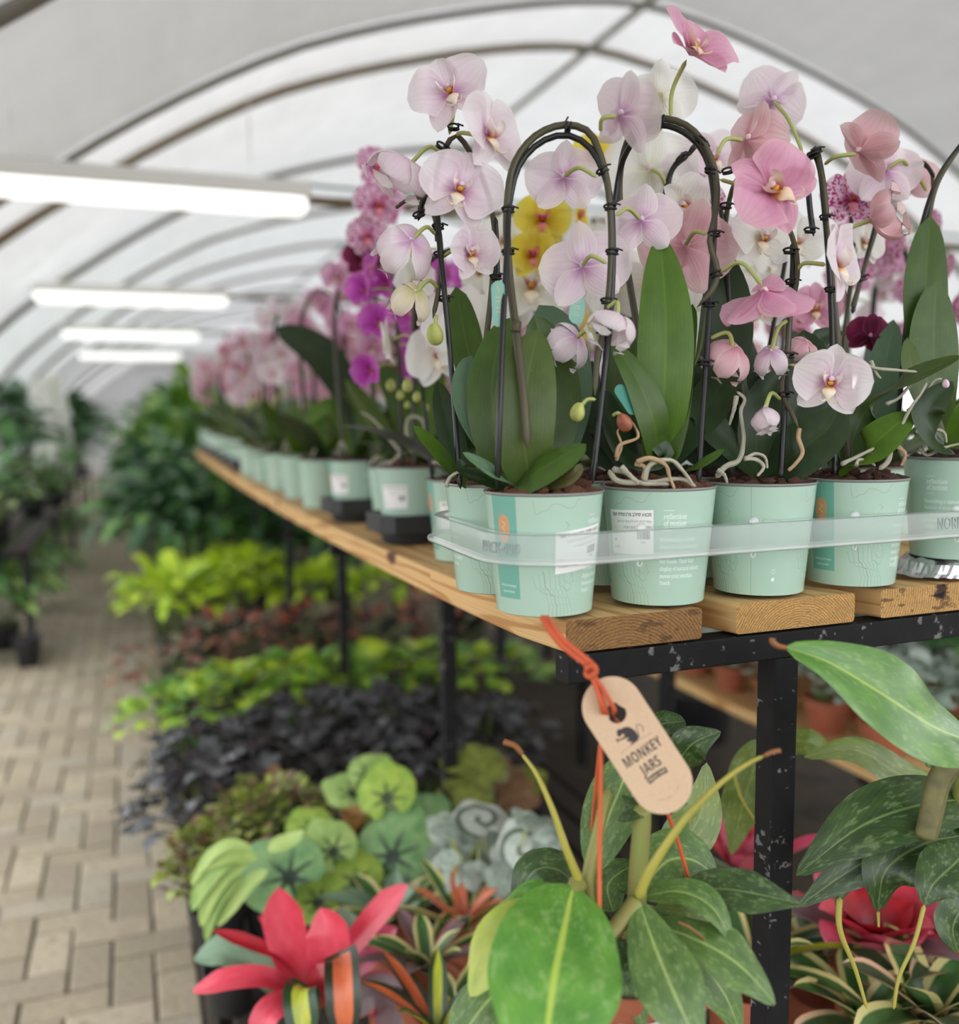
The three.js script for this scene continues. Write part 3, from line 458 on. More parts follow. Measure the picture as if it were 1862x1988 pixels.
// little black clips that tie a stem to its wire
function clip(t, x, y, d, tiltDeg = 0) {
  const p = at(x, y, d), g = mergeGeometries([new THREE.TorusGeometry(0.0056, 0.00115, 6, 18).scale(1, 0.8, 1).rotateX(Math.PI / 2 - 0.2), new THREE.TorusGeometry(0.0054, 0.001, 6, 18).scale(1, 0.8, 1).rotateX(Math.PI / 2 + 0.1).translate(0.0006, -0.0032, 0), new THREE.CylinderGeometry(0.0009, 0.0009, 0.007, 6).rotateZ(1.2).translate(0.0075, 0.0015, 0)]);
  g.rotateZ(tiltDeg * RAD); g.applyQuaternion(CAMQ); g.translate(p.x, p.y, p.z); put(t, 'clip', g, clipM);
}
const BUD = (() => { const g = new THREE.SphereGeometry(1, 18, 14), p = g.attributes.position; for (let i = 0; i < p.count; i++) { const y = p.getY(i), a = Math.atan2(p.getZ(i), p.getX(i)), k = 1 - 0.09 * Math.pow(Math.abs(Math.cos(a * 1.5)), 6) - 0.12 * y; p.setXYZ(i, p.getX(i) * k, y * 1.28, p.getZ(i) * k); } g.computeVertexNormals(); return g; })();
const budTex = (a, b) => mat({ roughness: 0.5, map: tex(96, 96, (u, v) => { const s = Math.pow(Math.abs(Math.sin(u * Math.PI * 3)), 3), n = fbm(u * 12, v * 3, 5); return mix3(a, b, clamp(0.5 * s + 0.5 * n)); }) });
const budM = { green: budTex([196, 200, 116], [150, 160, 80]), pink: budTex([246, 226, 236], [226, 170, 204]), rust: budTex([176, 104, 76], [130, 74, 56]), tan: budTex([206, 190, 140], [180, 160, 110]) };
function bud(t, x, y, d, rpx, kind, tilt = 0, back) {
  const p = at(x, y, d), g = BUD.clone().scale(rpx * d / F, rpx * d / F, rpx * d / F).rotateX(0.2).rotateZ(tilt * RAD); g.applyQuaternion(CAMQ); g.translate(p.x, p.y, p.z); put(t, 'bud', g, budM[kind]);
  if (back) { const b = at(...back); put(t, 'flower_stalk', tube([p, p.clone().lerp(b, 0.5).add(V(0, 0.006, 0)), b], 0.0021, 10, 6), stalkM); }
}
function root(t, pts, d, r = 0.0032, m = rootM) { return put(t, 'air_root', tube(vlist(pts, d).map((p, i) => (i && i < pts.length - 1) ? p.add(V((hash(i, pts.length, 3) - 0.5) * 0.004, (hash(i, pts.length, 4) - 0.5) * 0.004, (hash(i, pts.length, 5) - 0.5) * 0.008)) : p), (u) => r * 0.78 * (1 - 0.5 * u) * (0.88 + 0.24 * noise(u * 14, pts.length, 6)), 40, 8), m); }
function fl(t, x, y, d, px, az, el, roll, kind, open = 1, back) { return flowerAt(t, at(x, y, d), px * d / F, dir(az, el), roll, kind, open, back && at(back[0], back[1], back[2] ?? d)); }
// mint name tags on thin sticks
const tagTex = canvas(128, 256, (g, w, h) => { g.fillStyle = 'rgb(138,190,176)'; g.fillRect(0, 0, w, h); g.strokeStyle = 'rgb(222,196,140)'; g.lineWidth = 5; for (const y of [90, 112, 150, 172]) { g.beginPath(); g.moveTo(38, y); g.lineTo(90, y + 4); g.stroke(); } g.beginPath(); g.moveTo(50, 50); g.lineTo(64, 30); g.lineTo(78, 50); g.lineTo(64, 66); g.stroke(); });
const tagM = mat({ map: tagTex, roughness: 0.5 }), tagGreen = mat({ color: rgb(38, 128, 108), roughness: 0.45 });
function nameTag(t, x, y, d, wpx, hpx, roll, az, m = tagM) {
  const w = wpx * d / F, h = hpx * d / F, s = new THREE.Shape(), r = w / 2; s.absarc(0, h / 2 - r, r, 0, Math.PI); s.absarc(0, -h / 2 + r, r, Math.PI, Math.PI * 2); s.closePath();
  const g = new THREE.ExtrudeGeometry(s, { depth: 0.0008, bevelEnabled: false, curveSegments: 16 }), uv = g.attributes.uv; for (let i = 0; i < uv.count; i++) uv.setXY(i, g.attributes.position.getX(i) / w + 0.5, g.attributes.position.getY(i) / h + 0.5);
  g.applyQuaternion(basis(dir(az, 5), roll)); const p = at(x, y, d); g.translate(p.x, p.y, p.z); put(t, 'name_tag', g, m);
}
// ---------------------------------------------------------------- the front rows of orchids, each plant from its own photograph measurements
const POT = (i, row, label, turn, bark) => { const t = thing('potted_orchid', label, 'orchid', V(frontX[i], TOP + 0.0005, rowZ[row]), 'orchids in the clear tray'); potParts(t, turn * RAD, bark); return t; };
const viewAz = (x, z) => Math.atan2(-x, -z) / RAD; // the side of a pot turned to the camera, degrees from +z
// --- first pot at the table corner
{
  const t = POT(0, 0, 'orchid in the mint pot at the table corner, two-stemmed arch and long white price sticker', -25 - 43), d = 0.91;
  own(t, 'sticker', stickerGeo(15, 57, 0.046, 0.086, 0.006), stickerM);
  orchidLeaf(t, [[1030, 945, 0.9], [1018, 860, 0.885], [1022, 750, 0.885], [1044, 640, 0.9]], d, 78, 5, 8, 'olive', { peak: 0.6, fold: 0.1, base: 0.4 });
  orchidLeaf(t, [[1000, 945, 0.93], [968, 860, 0.92], [955, 760, 0.92], [972, 660, 0.93], [1000, 615, 0.94]], d, 56, -20, 5, 'mid', { peak: 0.5, fold: 0.2 });
  orchidLeaf(t, [[998, 935, 0.94], [950, 870, 0.94], [908, 770, 0.94], [915, 690, 0.95]], d, 46, 30, 10, 'blue', { peak: 0.68, fold: 0.18 });
  orchidLeaf(t, [[1060, 930, 0.95], [1075, 800, 0.96], [1062, 690, 0.97], [1036, 612, 0.97]], d, 64, 10, 10, 'mid', { peak: 0.6 });
  orchidLeaf(t, [[1100, 900, 1.0], [1110, 780, 1.01], [1082, 660, 1.02], [1046, 592, 1.02]], d, 60, 0, 20, 'blue', { peak: 0.7 });
  orchidLeaf(t, [[998, 950, 0.89], [1045, 915, 0.87], [1095, 885, 0.865], [1138, 862, 0.87]], d, 46, -12, 42, 'mid', { peak: 0.5, fold: -0.1, base: 0.3 });
  orchidLeaf(t, [[1005, 948, 0.9], [965, 925, 0.875], [930, 900, 0.87], [898, 878, 0.87]], d, 26, 0, 55, 'blue', { peak: 0.45, fold: 0.25 });
  orchidLeaf(t, [[1005, 950, 0.92], [940, 930, 0.92], [900, 915, 0.91], [893, 890, 0.91]], d, 30, 20, 50, 'dark', { peak: 0.5 });
  orchidLeaf(t, [[1060, 945, 0.88], [1100, 930, 0.865], [1120, 915, 0.86], [1128, 900, 0.86]], d, 20, 0, 30, 'rusty', { peak: 0.55 });
  stem(t, [[1024, 872, 0.872], [1018, 780, 0.872], [1003, 650, 0.885], [988, 520, 0.9], [985, 400, 0.9], [1000, 315, 0.9], [1042, 262, 0.9], [1098, 242, 0.9], [1143, 256, 0.9], [1165, 300, 0.9], [1180, 360, 0.9], [1187, 450, 0.9], [1183, 560, 0.9], [1172, 640, 0.9], [1160, 700, 0.9], [1155, 770, 0.9]], d, 0.0043);
  put(t, 'stem_node', tube([at(1000, 648, 0.884), at(1002, 634, 0.884), at(1003, 622, 0.885)], 0.0052, 8, 9), stemM);
  wire(t, [[965, 950, 0.872], [970, 800, 0.862], [976, 640, 0.872], [985, 480, 0.89], [990, 390, 0.9], [1010, 318, 0.9], [1050, 276, 0.9], [1096, 262, 0.9], [1136, 278, 0.9], [1164, 316, 0.9], [1184, 380, 0.9], [1190, 480, 0.9], [1186, 600, 0.9], [1170, 760, 0.9], [1150, 942, 0.9]], d, 0.0031);
  for (const [x, y, a] of [[1100, 248, 80], [986, 405, 0], [986, 487, 5], [1168, 330, 30], [1184, 400, 5], [1188, 487, 0], [1178, 582, 0], [1168, 640, 0]]) clip(t, x, y, 0.9, a);
  fl(t, 1203, 224, 0.89, 175, 128, 24, 32, 'blush', 0.9, [1166, 256, 0.9]);
  fl(t, 1095, 345, 0.93, 158, 176, 4, 4, 'blush', 1, [1160, 345, 0.9]);
  fl(t, 1132, 518, 0.93, 188, 165, 2, -8, 'blush', 1, [1180, 512, 0.9]);
  fl(t, 1245, 428, 0.93, 158, 158, 0, 2, 'blush', 0.95, [1194, 420, 0.9]);
  fl(t, 1122, 652, 0.93, 112, -140, -30, 14, 'pale', 0.55, [1160, 662, 0.9]);
  fl(t, 1206, 612, 0.885, 118, -70, -55, 20, 'pale', 0.42, [1176, 600, 0.9]);
  bud(t, 1122, 800, 0.9, 15, 'green', -12, [1158, 776, 0.9]);
  nameTag(t, 968, 590, 0.878, 27, 92, 4, -20);
  nameTag(t, 1120, 602, 0.94, 30, 56, -8, 10);
}
// --- the pot behind it at the aisle end of the tray
{
  const t = POT(0, 1, 'orchid with open blush flowers behind the corner pot, on a leaning black wire', 150), d = 1.0;
  orchidLeaf(t, [[905, 945, 0.98], [868, 900, 0.96], [830, 855, 0.95], [803, 826, 0.95]], d, 27, 20, 45, 'bright', { peak: 0.5 });
  orchidLeaf(t, [[900, 940, 1.0], [880, 860, 1.02], [862, 790, 1.03], [850, 740, 1.04]], d, 30, 0, 10, 'dark', { peak: 0.55 });
  orchidLeaf(t, [[960, 940, 1.02], [925, 760, 1.03], [900, 640, 1.05], [885, 556, 1.06]], d, 40, 0, 10, 'mid', { peak: 0.72 });
  wire(t, [[894, 950, 0.955], [880, 760, 0.96], [866, 600, 0.96], [854, 480, 0.96], [847, 400, 0.965], [838, 378, 0.97], [822, 388, 0.975], [812, 430, 0.98]], d, 0.0031);
  wire(t, [[960, 940, 0.99], [964, 700, 0.97], [966, 500, 0.97], [962, 420, 0.97]], d, 0.0026);
  stem(t, [[930, 935, 1.0], [938, 720, 0.985], [955, 560, 0.975], [960, 440, 0.98], [930, 330, 0.985], [885, 262, 0.97], [866, 285, 0.97], [852, 320, 0.97], [846, 400, 0.968], [856, 480, 0.965], [852, 560, 0.965], [840, 620, 0.965]], d, 0.0036);
  stem(t, [[850, 470, 0.968], [843, 420, 0.972], [818, 385, 0.98], [792, 388, 0.99], [768, 404, 1.0]], d, 0.0028);
  for (const [x, y, a] of [[858, 282, -30], [850, 438, 0], [853, 492, 0], [862, 578, 0], [962, 535, 0], [812, 415, 20], [880, 245, 0]]) clip(t, x, y, 0.965, a);
  fl(t, 876, 184, 0.95, 172, -12, 8, 24, 'blush', 0.96, [872, 262, 0.97]);
  fl(t, 942, 262, 0.93, 178, 48, 2, 6, 'pale', 0.96, [885, 262, 0.97]);
  fl(t, 800, 312, 0.95, 150, -100, -52, -14, 'blush', 0.6, [860, 302, 0.97]);
  fl(t, 893, 372, 0.925, 172, 6, 4, -18, 'blush', 1, [850, 360, 0.97]);
  fl(t, 800, 465, 0.93, 136, -150, -22, 8, 'pale', 0.6, [846, 455, 0.965]);
  fl(t, 910, 492, 0.93, 128, 28, -4, 14, 'blush', 0.8, [858, 500, 0.965]);
  fl(t, 808, 565, 0.94, 104, -152, -30, 10, 'cream', 0.5, [852, 560, 0.965]);
  bud(t, 845, 649, 0.95, 17, 'green', 10, [848, 612, 0.96]);
  root(t, [[866, 946], [872, 925], [888, 915], [902, 918]], 0.95, 0.0034);
}
// --- second pot
{
  const t = POT(1, 0, 'pink orchid in the second mint pot from the corner, pale roots coiled over its rim', -90 - 28), d = 0.955;
  own(t, 'sticker', stickerGeo(-62, 52, 0.053, 0.098, 0.002), stickerM);
  orchidLeaf(t, [[1278, 900, 0.95], [1288, 780, 0.93], [1292, 620, 0.925], [1282, 458, 0.935]], d, 66, -5, 6, 'bright', { peak: 0.58, fold: 0.1, base: 0.34 });
  orchidLeaf(t, [[1280, 900, 0.94], [1268, 820, 0.91], [1238, 740, 0.905], [1186, 660, 0.91]], d, 46, 20, 12, 'mid', { peak: 0.5, fold: 0.14, base: 0.4 });
  orchidLeaf(t, [[1290, 900, 0.97], [1225, 880, 0.95], [1192, 820, 0.94], [1172, 755, 0.94]], d, 34, 10, 10, 'dark', { peak: 0.55 });
  orchidLeaf(t, [[1296, 895, 0.96], [1330, 840, 0.97], [1380, 780, 0.98], [1425, 690, 1.0]], d, 50, -15, 20, 'dark', { peak: 0.5, fold: 0.2 });
  orchidLeaf(t, [[1300, 900, 0.94], [1310, 780, 0.94], [1318, 700, 0.94], [1345, 590, 0.95]], d, 40, -30, 5, 'mid', { peak: 0.5 });
  orchidLeaf(t, [[1310, 890, 1.02], [1390, 740, 1.03], [1410, 600, 1.04], [1395, 475, 1.05]], d, 62, 0, 12, 'dark', { peak: 0.62 });
  orchidLeaf(t, [[1280, 895, 0.94], [1290, 880, 0.93], [1272, 858, 0.925], [1240, 842, 0.925]], d, 24, 0, 30, 'dark', { peak: 0.5 });
  orchidLeaf(t, [[1330, 915, 0.93], [1355, 905, 0.92], [1380, 890, 0.915], [1406, 872, 0.915]], d, 14, 0, 50, 'mid', { peak: 0.5 });
  wire(t, [[1356, 942, 0.93], [1366, 780, 0.93], [1376, 620, 0.93], [1385, 480, 0.93], [1386, 380, 0.93], [1368, 300, 0.93], [1330, 258, 0.93], [1280, 243, 0.935], [1240, 262, 0.94], [1214, 300, 0.95], [1204, 330, 0.96], [1190, 420, 0.97]], d, 0.0031);
  stem(t, [[1300, 900, 0.96], [1250, 700, 1.0], [1205, 420, 1.0], [1206, 320, 0.985], [1232, 252, 0.95], [1285, 230, 0.93], [1340, 248, 0.925], [1378, 300, 0.925], [1392, 362, 0.925], [1388, 420, 0.925], [1378, 470, 0.925], [1394, 528, 0.925], [1380, 568, 0.925], [1352, 598, 0.93]], d, 0.0042);
  stem(t, [[1385, 540, 0.93], [1368, 640, 0.935], [1352, 700, 0.94], [1336, 724, 0.94]], d, 0.0028, greenStem);
  for (const [x, y, a] of [[1280, 234, 80], [1362, 272, -40], [1380, 330, -20], [1386, 452, 0], [1390, 530, 10], [1376, 588, 0], [1366, 702, 0]]) clip(t, x, y, 0.925, a);
  fl(t, 1338, 108, 0.92, 196, 30, 32, -22, 'pink', 0.78, [1302, 230, 0.93]);
  fl(t, 1448, 272, 0.945, 165, 128, 12, 24, 'salmon', 0.75, [1392, 300, 0.925]);
  fl(t, 1494, 372, 0.91, 200, 8, 2, 58, 'pink', 0.9, [1396, 348, 0.925]);
  fl(t, 1330, 478, 0.985, 210, 170, 5, 20, 'salmon', 0.95, [1374, 455, 0.93]);
  fl(t, 1482, 562, 0.9, 200, 150, -48, 2, 'pink', 0.8, [1396, 530, 0.925]);
  fl(t, 1432, 672, 0.93, 120, -150, -38, 10, 'salmon', 0.42, [1376, 658, 0.935]);
  bud(t, 1212, 820, 0.9, 15, 'rust', 30, [1188, 808, 0.91]);
  bud(t, 1324, 768, 0.955, 20, 'tan', -25);
  nameTag(t, 1216, 776, 0.9, 26, 66, 34, 12, tagGreen);
  const rr = rng(8);
  root(t, [[1196, 890], [1202, 868], [1236, 850], [1238, 830], [1222, 815]], 0.9, 0.0026, rootTan);
  root(t, [[1196, 895], [1206, 862], [1196, 835], [1210, 828]], 0.903, 0.0022, rootTan);
  root(t, [[1182, 912], [1196, 934], [1250, 938], [1330, 934], [1352, 945]], 0.9, 0.0042);
  root(t, [[1188, 910], [1215, 915], [1238, 935], [1300, 940]], 0.895, 0.0038);
  root(t, [[1250, 935], [1262, 905], [1300, 895], [1330, 915], [1345, 940]], 0.895, 0.0038);
  root(t, [[1232, 900], [1250, 905], [1246, 930]], 0.895, 0.003, rootTan);
  root(t, [[1235, 898], [1260, 892], [1290, 905], [1306, 928], [1310, 950]], 0.89, 0.0036, rootTan);
  root(t, [[1205, 905], [1225, 925], [1240, 940]], 0.89, 0.004);
}
// --- third pot
{
  const t = POT(2, 0, 'orchid in the third mint pot from the corner, pink bud hanging over dark leaves', 102, barkMs[1]), d = 1.0;
  orchidLeaf(t, [[1470, 925, 1.0], [1400, 850, 0.98], [1352, 800, 0.98], [1318, 800, 0.98]], d, 44, 0, 40, 'dark', { peak: 0.6 });
  orchidLeaf(t, [[1480, 930, 1.0], [1560, 870, 0.97], [1608, 830, 0.97], [1628, 790, 0.98]], d, 60, -10, 24, 'dark', { peak: 0.5 });
  orchidLeaf(t, [[1460, 920, 1.02], [1430, 830, 1.03], [1400, 740, 1.04], [1440, 640, 1.05]], d, 60, 10, 12, 'dark', { peak: 0.6 });
  orchidLeaf(t, [[1470, 915, 1.03], [1540, 800, 1.04], [1570, 700, 1.05], [1560, 640, 1.06]], d, 62, 0, 14, 'dark', { peak: 0.55 });
  orchidLeaf(t, [[1468, 920, 1.0], [1470, 840, 0.99], [1490, 770, 0.99], [1520, 720, 1.0]], d, 46, 0, 14, 'dark', { peak: 0.55 });
  wire(t, [[1516, 932, 0.965], [1524, 780, 0.965], [1533, 620, 0.965], [1540, 500, 0.965], [1538, 470, 0.965]], d, 0.0031);
  wire(t, [[1440, 920, 1.03], [1420, 640, 1.04], [1405, 440, 1.04], [1395, 390, 1.04]], d, 0.0028);
  stem(t, [[1470, 920, 1.0], [1420, 640, 1.05], [1410, 420, 1.04], [1440, 340, 1.0], [1480, 360, 0.99], [1530, 440, 0.97], [1546, 490, 0.96], [1548, 540, 0.955], [1534, 610, 0.955], [1528, 690, 0.955], [1518, 760, 0.955], [1536, 800, 0.955], [1552, 835, 0.955]], d, 0.0034);
  stem(t, [[1552, 832, 0.955], [1550, 850, 0.95], [1558, 878, 0.945], [1545, 900, 0.94], [1530, 914, 0.94]], d, 0.0026, rootTan);
  for (const [x, y, a] of [[1532, 485, 0], [1536, 545, 0], [1530, 688, 0], [1522, 764, 0], [1408, 398, 0], [1412, 330, 10]]) clip(t, x, y, 0.957, a);
  fl(t, 1612, 512, 0.93, 184, 52, 4, 20, 'pale', 0.9, [1550, 525, 0.955]);
  fl(t, 1612, 742, 0.925, 158, -16, -6, -12, 'pale', 0.9, [1530, 708, 0.955]);
  fl(t, 1496, 680, 0.945, 90, 160, -40, 0, 'pale', 0.4, [1530, 622, 0.957]);
  fl(t, 1483, 788, 0.925, 88, 20, -80, 0, 'pale', 0.05, [1516, 776, 0.955]);
  fl(t, 1476, 462, 1.0, 150, 16, -6, -10, 'white', 0.95, [1440, 440, 1.03]);
  fl(t, 1568, 662, 1.0, 76, -160, -40, 0, 'salmon', 0.5);
  root(t, [[1390, 928], [1412, 905], [1440, 895], [1446, 850], [1438, 800], [1448, 772], [1430, 760]], 0.95, 0.0042);
  root(t, [[1430, 768], [1424, 790], [1416, 826]], 0.95, 0.0034);
  root(t, [[1444, 890], [1470, 890], [1480, 905], [1470, 925]], 0.95, 0.0034);
  root(t, [[1446, 892], [1466, 878], [1482, 886], [1490, 910]], 0.952, 0.003);
  root(t, [[1392, 912], [1404, 920], [1412, 938]], 0.945, 0.0034);
}
// --- fourth pot
{
  const t = POT(3, 0, 'orchid in the fourth mint pot from the corner, broad round leaf and grey aerial roots', -36 - 42, barkMs[1]), d = 1.04;
  orchidLeaf(t, [[1645, 918, 1.03], [1690, 870, 0.99], [1740, 825, 0.985], [1772, 800, 0.99]], d, 52, -5, 46, 'bright', { peak: 0.55, fold: 0.12, base: 0.4 });
  orchidLeaf(t, [[1640, 900, 1.04], [1680, 800, 1.04], [1760, 740, 1.0], [1870, 690, 0.97]], d, 42, 14, 48, 'mid', { peak: 0.5, fold: 0.2 });
  orchidLeaf(t, [[1640, 905, 1.05], [1620, 850, 1.06], [1615, 760, 1.07], [1640, 690, 1.08]], d, 48, 0, 14, 'dark', { peak: 0.55 });
  orchidLeaf(t, [[1650, 905, 1.06], [1700, 800, 1.09], [1720, 700, 1.1], [1735, 620, 1.11]], d, 40, -10, 14, 'blue', { peak: 0.6 });
  orchidLeaf(t, [[1650, 905, 1.05], [1610, 760, 1.07], [1590, 660, 1.08], [1640, 645, 1.08]], d, 34, 0, 14, 'dark', { peak: 0.55 });
  wire(t, [[1621, 922, 1.0], [1618, 760, 1.01], [1612, 560, 1.02], [1600, 400, 1.02], [1590, 320, 1.02], [1576, 290, 1.02], [1568, 320, 1.02], [1572, 400, 1.02], [1580, 460, 1.02]], d, 0.0031);
  stem(t, [[1650, 905, 1.03], [1630, 700, 1.03], [1610, 480, 1.02], [1596, 340, 1.015], [1582, 288, 1.015], [1572, 292, 1.015]], d, 0.0042);
  stem(t, [[1655, 600, 1.1], [1690, 480, 1.1], [1715, 410, 1.1], [1745, 350, 1.1], [1780, 318, 1.1], [1806, 330, 1.1], [1812, 370, 1.09]], d, 0.003);
  wire(t, [[1655, 610, 1.1], [1688, 480, 1.1], [1712, 400, 1.1], [1750, 335, 1.1], [1790, 315, 1.1], [1815, 345, 1.09]], d, 0.0024);
  for (const [x, y, a] of [[1580, 300, 20], [1584, 292, 20], [1602, 420, 0], [1572, 445, 0], [1612, 560, 0]]) clip(t, x, y, 1.012, a);
  for (const [x, y, a] of [[1702, 428, 30], [1748, 342, 40], [1672, 540, 20]]) clip(t, x, y, 1.1, a);
  fl(t, 1668, 296, 0.99, 165, 112, 30, -34, 'salmon', 0.74, [1600, 320, 1.01]);
  fl(t, 1722, 330, 1.08, 150, 168, 0, 0, 'blush', 0.95, [1768, 330, 1.1]);
  fl(t, 1690, 655, 1.1, 100, 170, 30, 10, 'plum', 0.7);
  fl(t, 1768, 345, 1.12, 110, 150, 0, 0, 'salmon', 0.9, [1800, 372, 1.09]);
  fl(t, 1500, 196, 1.08, 150, 172, 24, 40, 'blush', 0.8, [1560, 300, 1.02]);
  fl(t, 1690, 430, 1.02, 120, 60, 20, -30, 'salmon', 0.5, [1612, 480, 1.02]);
  root(t, [[1632, 902], [1660, 886], [1700, 868], [1732, 862]], 0.985, 0.0034);
  root(t, [[1662, 905], [1668, 890], [1690, 898], [1700, 905]], 0.985, 0.003);
  root(t, [[1706, 912], [1722, 900], [1728, 870], [1744, 855], [1756, 822], [1770, 790], [1782, 770], [1800, 742]], 0.98, 0.0036);
  root(t, [[1735, 862], [1755, 880], [1750, 905]], 0.98, 0.0034, rootTan);
  root(t, [[1560, 690], [1600, 684], [1660, 694], [1690, 716], [1740, 720], [1782, 722]], 0.985, 0.0036);
  root(t, [[1690, 700], [1700, 725], [1710, 735]], 0.985, 0.003);
}
// --- fifth pot, standing on a crumpled foil
{
  const t = POT(4, 0, 'orchid in a mint pot raised on silver foil, tall upright leaves, fifth from the corner', -173, barkMs[2]), d = 1.08;
  t.position.y = TOP + 0.02; t.rotation.z = 0;
  orchidLeaf(t, [[1825, 870, 1.07], [1808, 740, 1.05], [1796, 580, 1.05], [1806, 418, 1.06]], d, 58, -4, 6, 'mid', { peak: 0.7, fold: 0.1, base: 0.4 });
  orchidLeaf(t, [[1828, 870, 1.05], [1815, 760, 1.03], [1812, 650, 1.03], [1818, 546, 1.035]], d, 56, 0, 6, 'mid', { peak: 0.6, fold: 0.08 });
  orchidLeaf(t, [[1835, 860, 1.04], [1800, 790, 1.02], [1770, 715, 1.02], [1762, 655, 1.03]], d, 30, 10, 16, 'olive', { peak: 0.6 });
  orchidLeaf(t, [[1840, 868, 1.03], [1815, 850, 0.99], [1800, 800, 0.98], [1850, 740, 0.98]], d, 40, 0, 30, 'dark', { peak: 0.5 });
  orchidLeaf(t, [[1850, 870, 1.02], [1880, 820, 0.99], [1900, 780, 0.98], [1920, 740, 0.98]], d, 40, 0, 30, 'bright', { peak: 0.5 });
  wire(t, [[1740, 880, 1.06], [1752, 720, 1.07], [1768, 560, 1.08], [1790, 440, 1.07], [1825, 340, 1.06], [1875, 270, 1.05]], d, 0.0031);
  stem(t, [[1815, 860, 1.07], [1790, 560, 1.09], [1802, 430, 1.07], [1820, 355, 1.06], [1880, 260, 1.05]], d, 0.004);
  nameTag(t, 1766, 555, 1.06, 20, 60, 0, -30);
  bud(t, 1836, 745, 0.98, 7, 'pink', 10);
  root(t, [[1785, 868], [1800, 880], [1830, 868], [1870, 860]], 1.0, 0.003);
  root(t, [[1762, 800], [1790, 770], [1812, 738], [1830, 735]], 1.0, 0.0034);
  root(t, [[1720, 785], [1745, 770], [1766, 745], [1780, 735]], 1.0, 0.003);
  root(t, [[1800, 830], [1830, 838], [1838, 860]], 1.0, 0.003);
  const foil = thing('foil_wrap', 'crumpled silver foil lying under the tilted pot at the frame edge', 'foil', V(frontX[4], TOP, rowZ[0]));
  const pos = [], idx = [], n = 88;
  const rings = [[0.03, 0.018], [0.05, 0.0185], [0.063, 0.016], [0.07, 0.006], [0.078, 0.0015]];
  rings.forEach(([q, y]) => { for (let i = 0; i <= n; i++) { const a = i / n * 6.2832, k = fbm(Math.cos(a) * 7 + 9, Math.sin(a) * 7 + q * 60, 3, 5) - 0.5; pos.push(frontX[4] + Math.cos(a) * q * (1 + 0.14 * k), TOP + y + Math.max(-0.8 * y, k * 0.008), rowZ[0] + Math.sin(a) * Math.min(q, 0.052) * (1 + 0.1 * k)); } });
  for (let j = 0; j < rings.length - 1; j++) for (let i = 0; i < n; i++) { const a = j * (n + 1) + i; idx.push(a, a + 1, a + n + 1, a + 1, a + n + 2, a + n + 1); }
  let g = new THREE.BufferGeometry(); g.setAttribute('position', new THREE.Float32BufferAttribute(pos, 3)); g.setIndex(idx); g = g.toNonIndexed(); g.computeVertexNormals();
  put(foil, 'foil_sheet', g, mat({ color: rgb(214, 214, 216), metalness: 0.9, roughness: 0.26 }));
}
// --- second row of the tray, seen between the front plants
const backRow = (i, label, turn) => POT(i, 1, label, turn, barkMs[i % 3]);
{
  const t = backRow(1, 'white orchid behind the second pot, blooms seen from the back above the arch', 30), d = 1.06;
  for (const [p, hw, m] of [[[[1240, 930], [1150, 840], [1140, 760], [1150, 700]], 44, 'dark'], [[[1240, 930], [1220, 780], [1210, 640], [1212, 520]], 50, 'mid'], [[[1240, 930], [1340, 840], [1400, 800], [1420, 760]], 44, 'dark'], [[[1235, 930], [1190, 860], [1160, 830], [1130, 830]], 30, 'dark']]) orchidLeaf(t, p, 1.1, hw, 0, 14, m);
  stem(t, [[1240, 930, 1.08], [1300, 620, 1.08], [1296, 420, 1.08], [1306, 330, 1.07], [1340, 300, 1.06]], d, 0.0036);
  wire(t, [[1260, 930, 1.08], [1300, 640, 1.08], [1288, 400, 1.07], [1310, 320, 1.06], [1350, 290, 1.05]], d, 0.0028);
  for (const [x, y, a] of [[1345, 286, 50], [1320, 306, 40], [1292, 400, 0]]) clip(t, x, y, 1.05, a);
  fl(t, 1285, 185, 1.05, 150, 178, 6, 0, 'white', 0.95, [1250, 236, 1.03]);
  fl(t, 1262, 330, 1.07, 200, 172, 10, 0, 'white', 0.95, [1300, 380, 1.08]);
  fl(t, 1322, 400, 1.04, 130, 20, -10, 60, 'white', 0.8, [1250, 370, 1.07]);
  fl(t, 1330, 340, 1.12, 110, -20, 0, 0, 'magenta', 0.9);
  fl(t, 1195, 560, 1.08, 150, 160, 0, 0, 'white', 0.9);
  bud(t, 1262, 236, 1.04, 22, 'green', 70);
}
{
  const t = backRow(2, 'spotted orchid behind the third pot, magenta speckles on white petals', 200), d = 1.12;
  for (const [p, hw, m] of [[[[1430, 920], [1450, 780], [1420, 660], [1410, 560]], 50, 'dark'], [[[1430, 920], [1560, 830], [1600, 760], [1620, 700]], 46, 'dark'], [[[1420, 920], [1340, 850], [1310, 760], [1330, 700]], 46, 'dark']]) orchidLeaf(t, p, 1.13, hw, 0, 14, m);
  wire(t, [[1440, 920, 1.12], [1500, 640, 1.12], [1530, 420, 1.12], [1500, 330, 1.12]], d, 0.0028);
  fl(t, 1380, 310, 1.1, 120, 10, 0, 30, 'pale', 0.9); fl(t, 1350, 400, 1.12, 120, -10, -10, 0, 'spotted', 0.9); fl(t, 1400, 470, 1.12, 130, 15, 0, 0, 'pale', 0.9); fl(t, 1540, 470, 1.14, 130, 20, 0, 0, 'white', 0.9);
  fl(t, 1340, 290, 1.14, 90, 20, 20, 0, 'blush', 0.8); fl(t, 1470, 590, 1.14, 130, 0, 0, 0, 'white', 0.9);
}
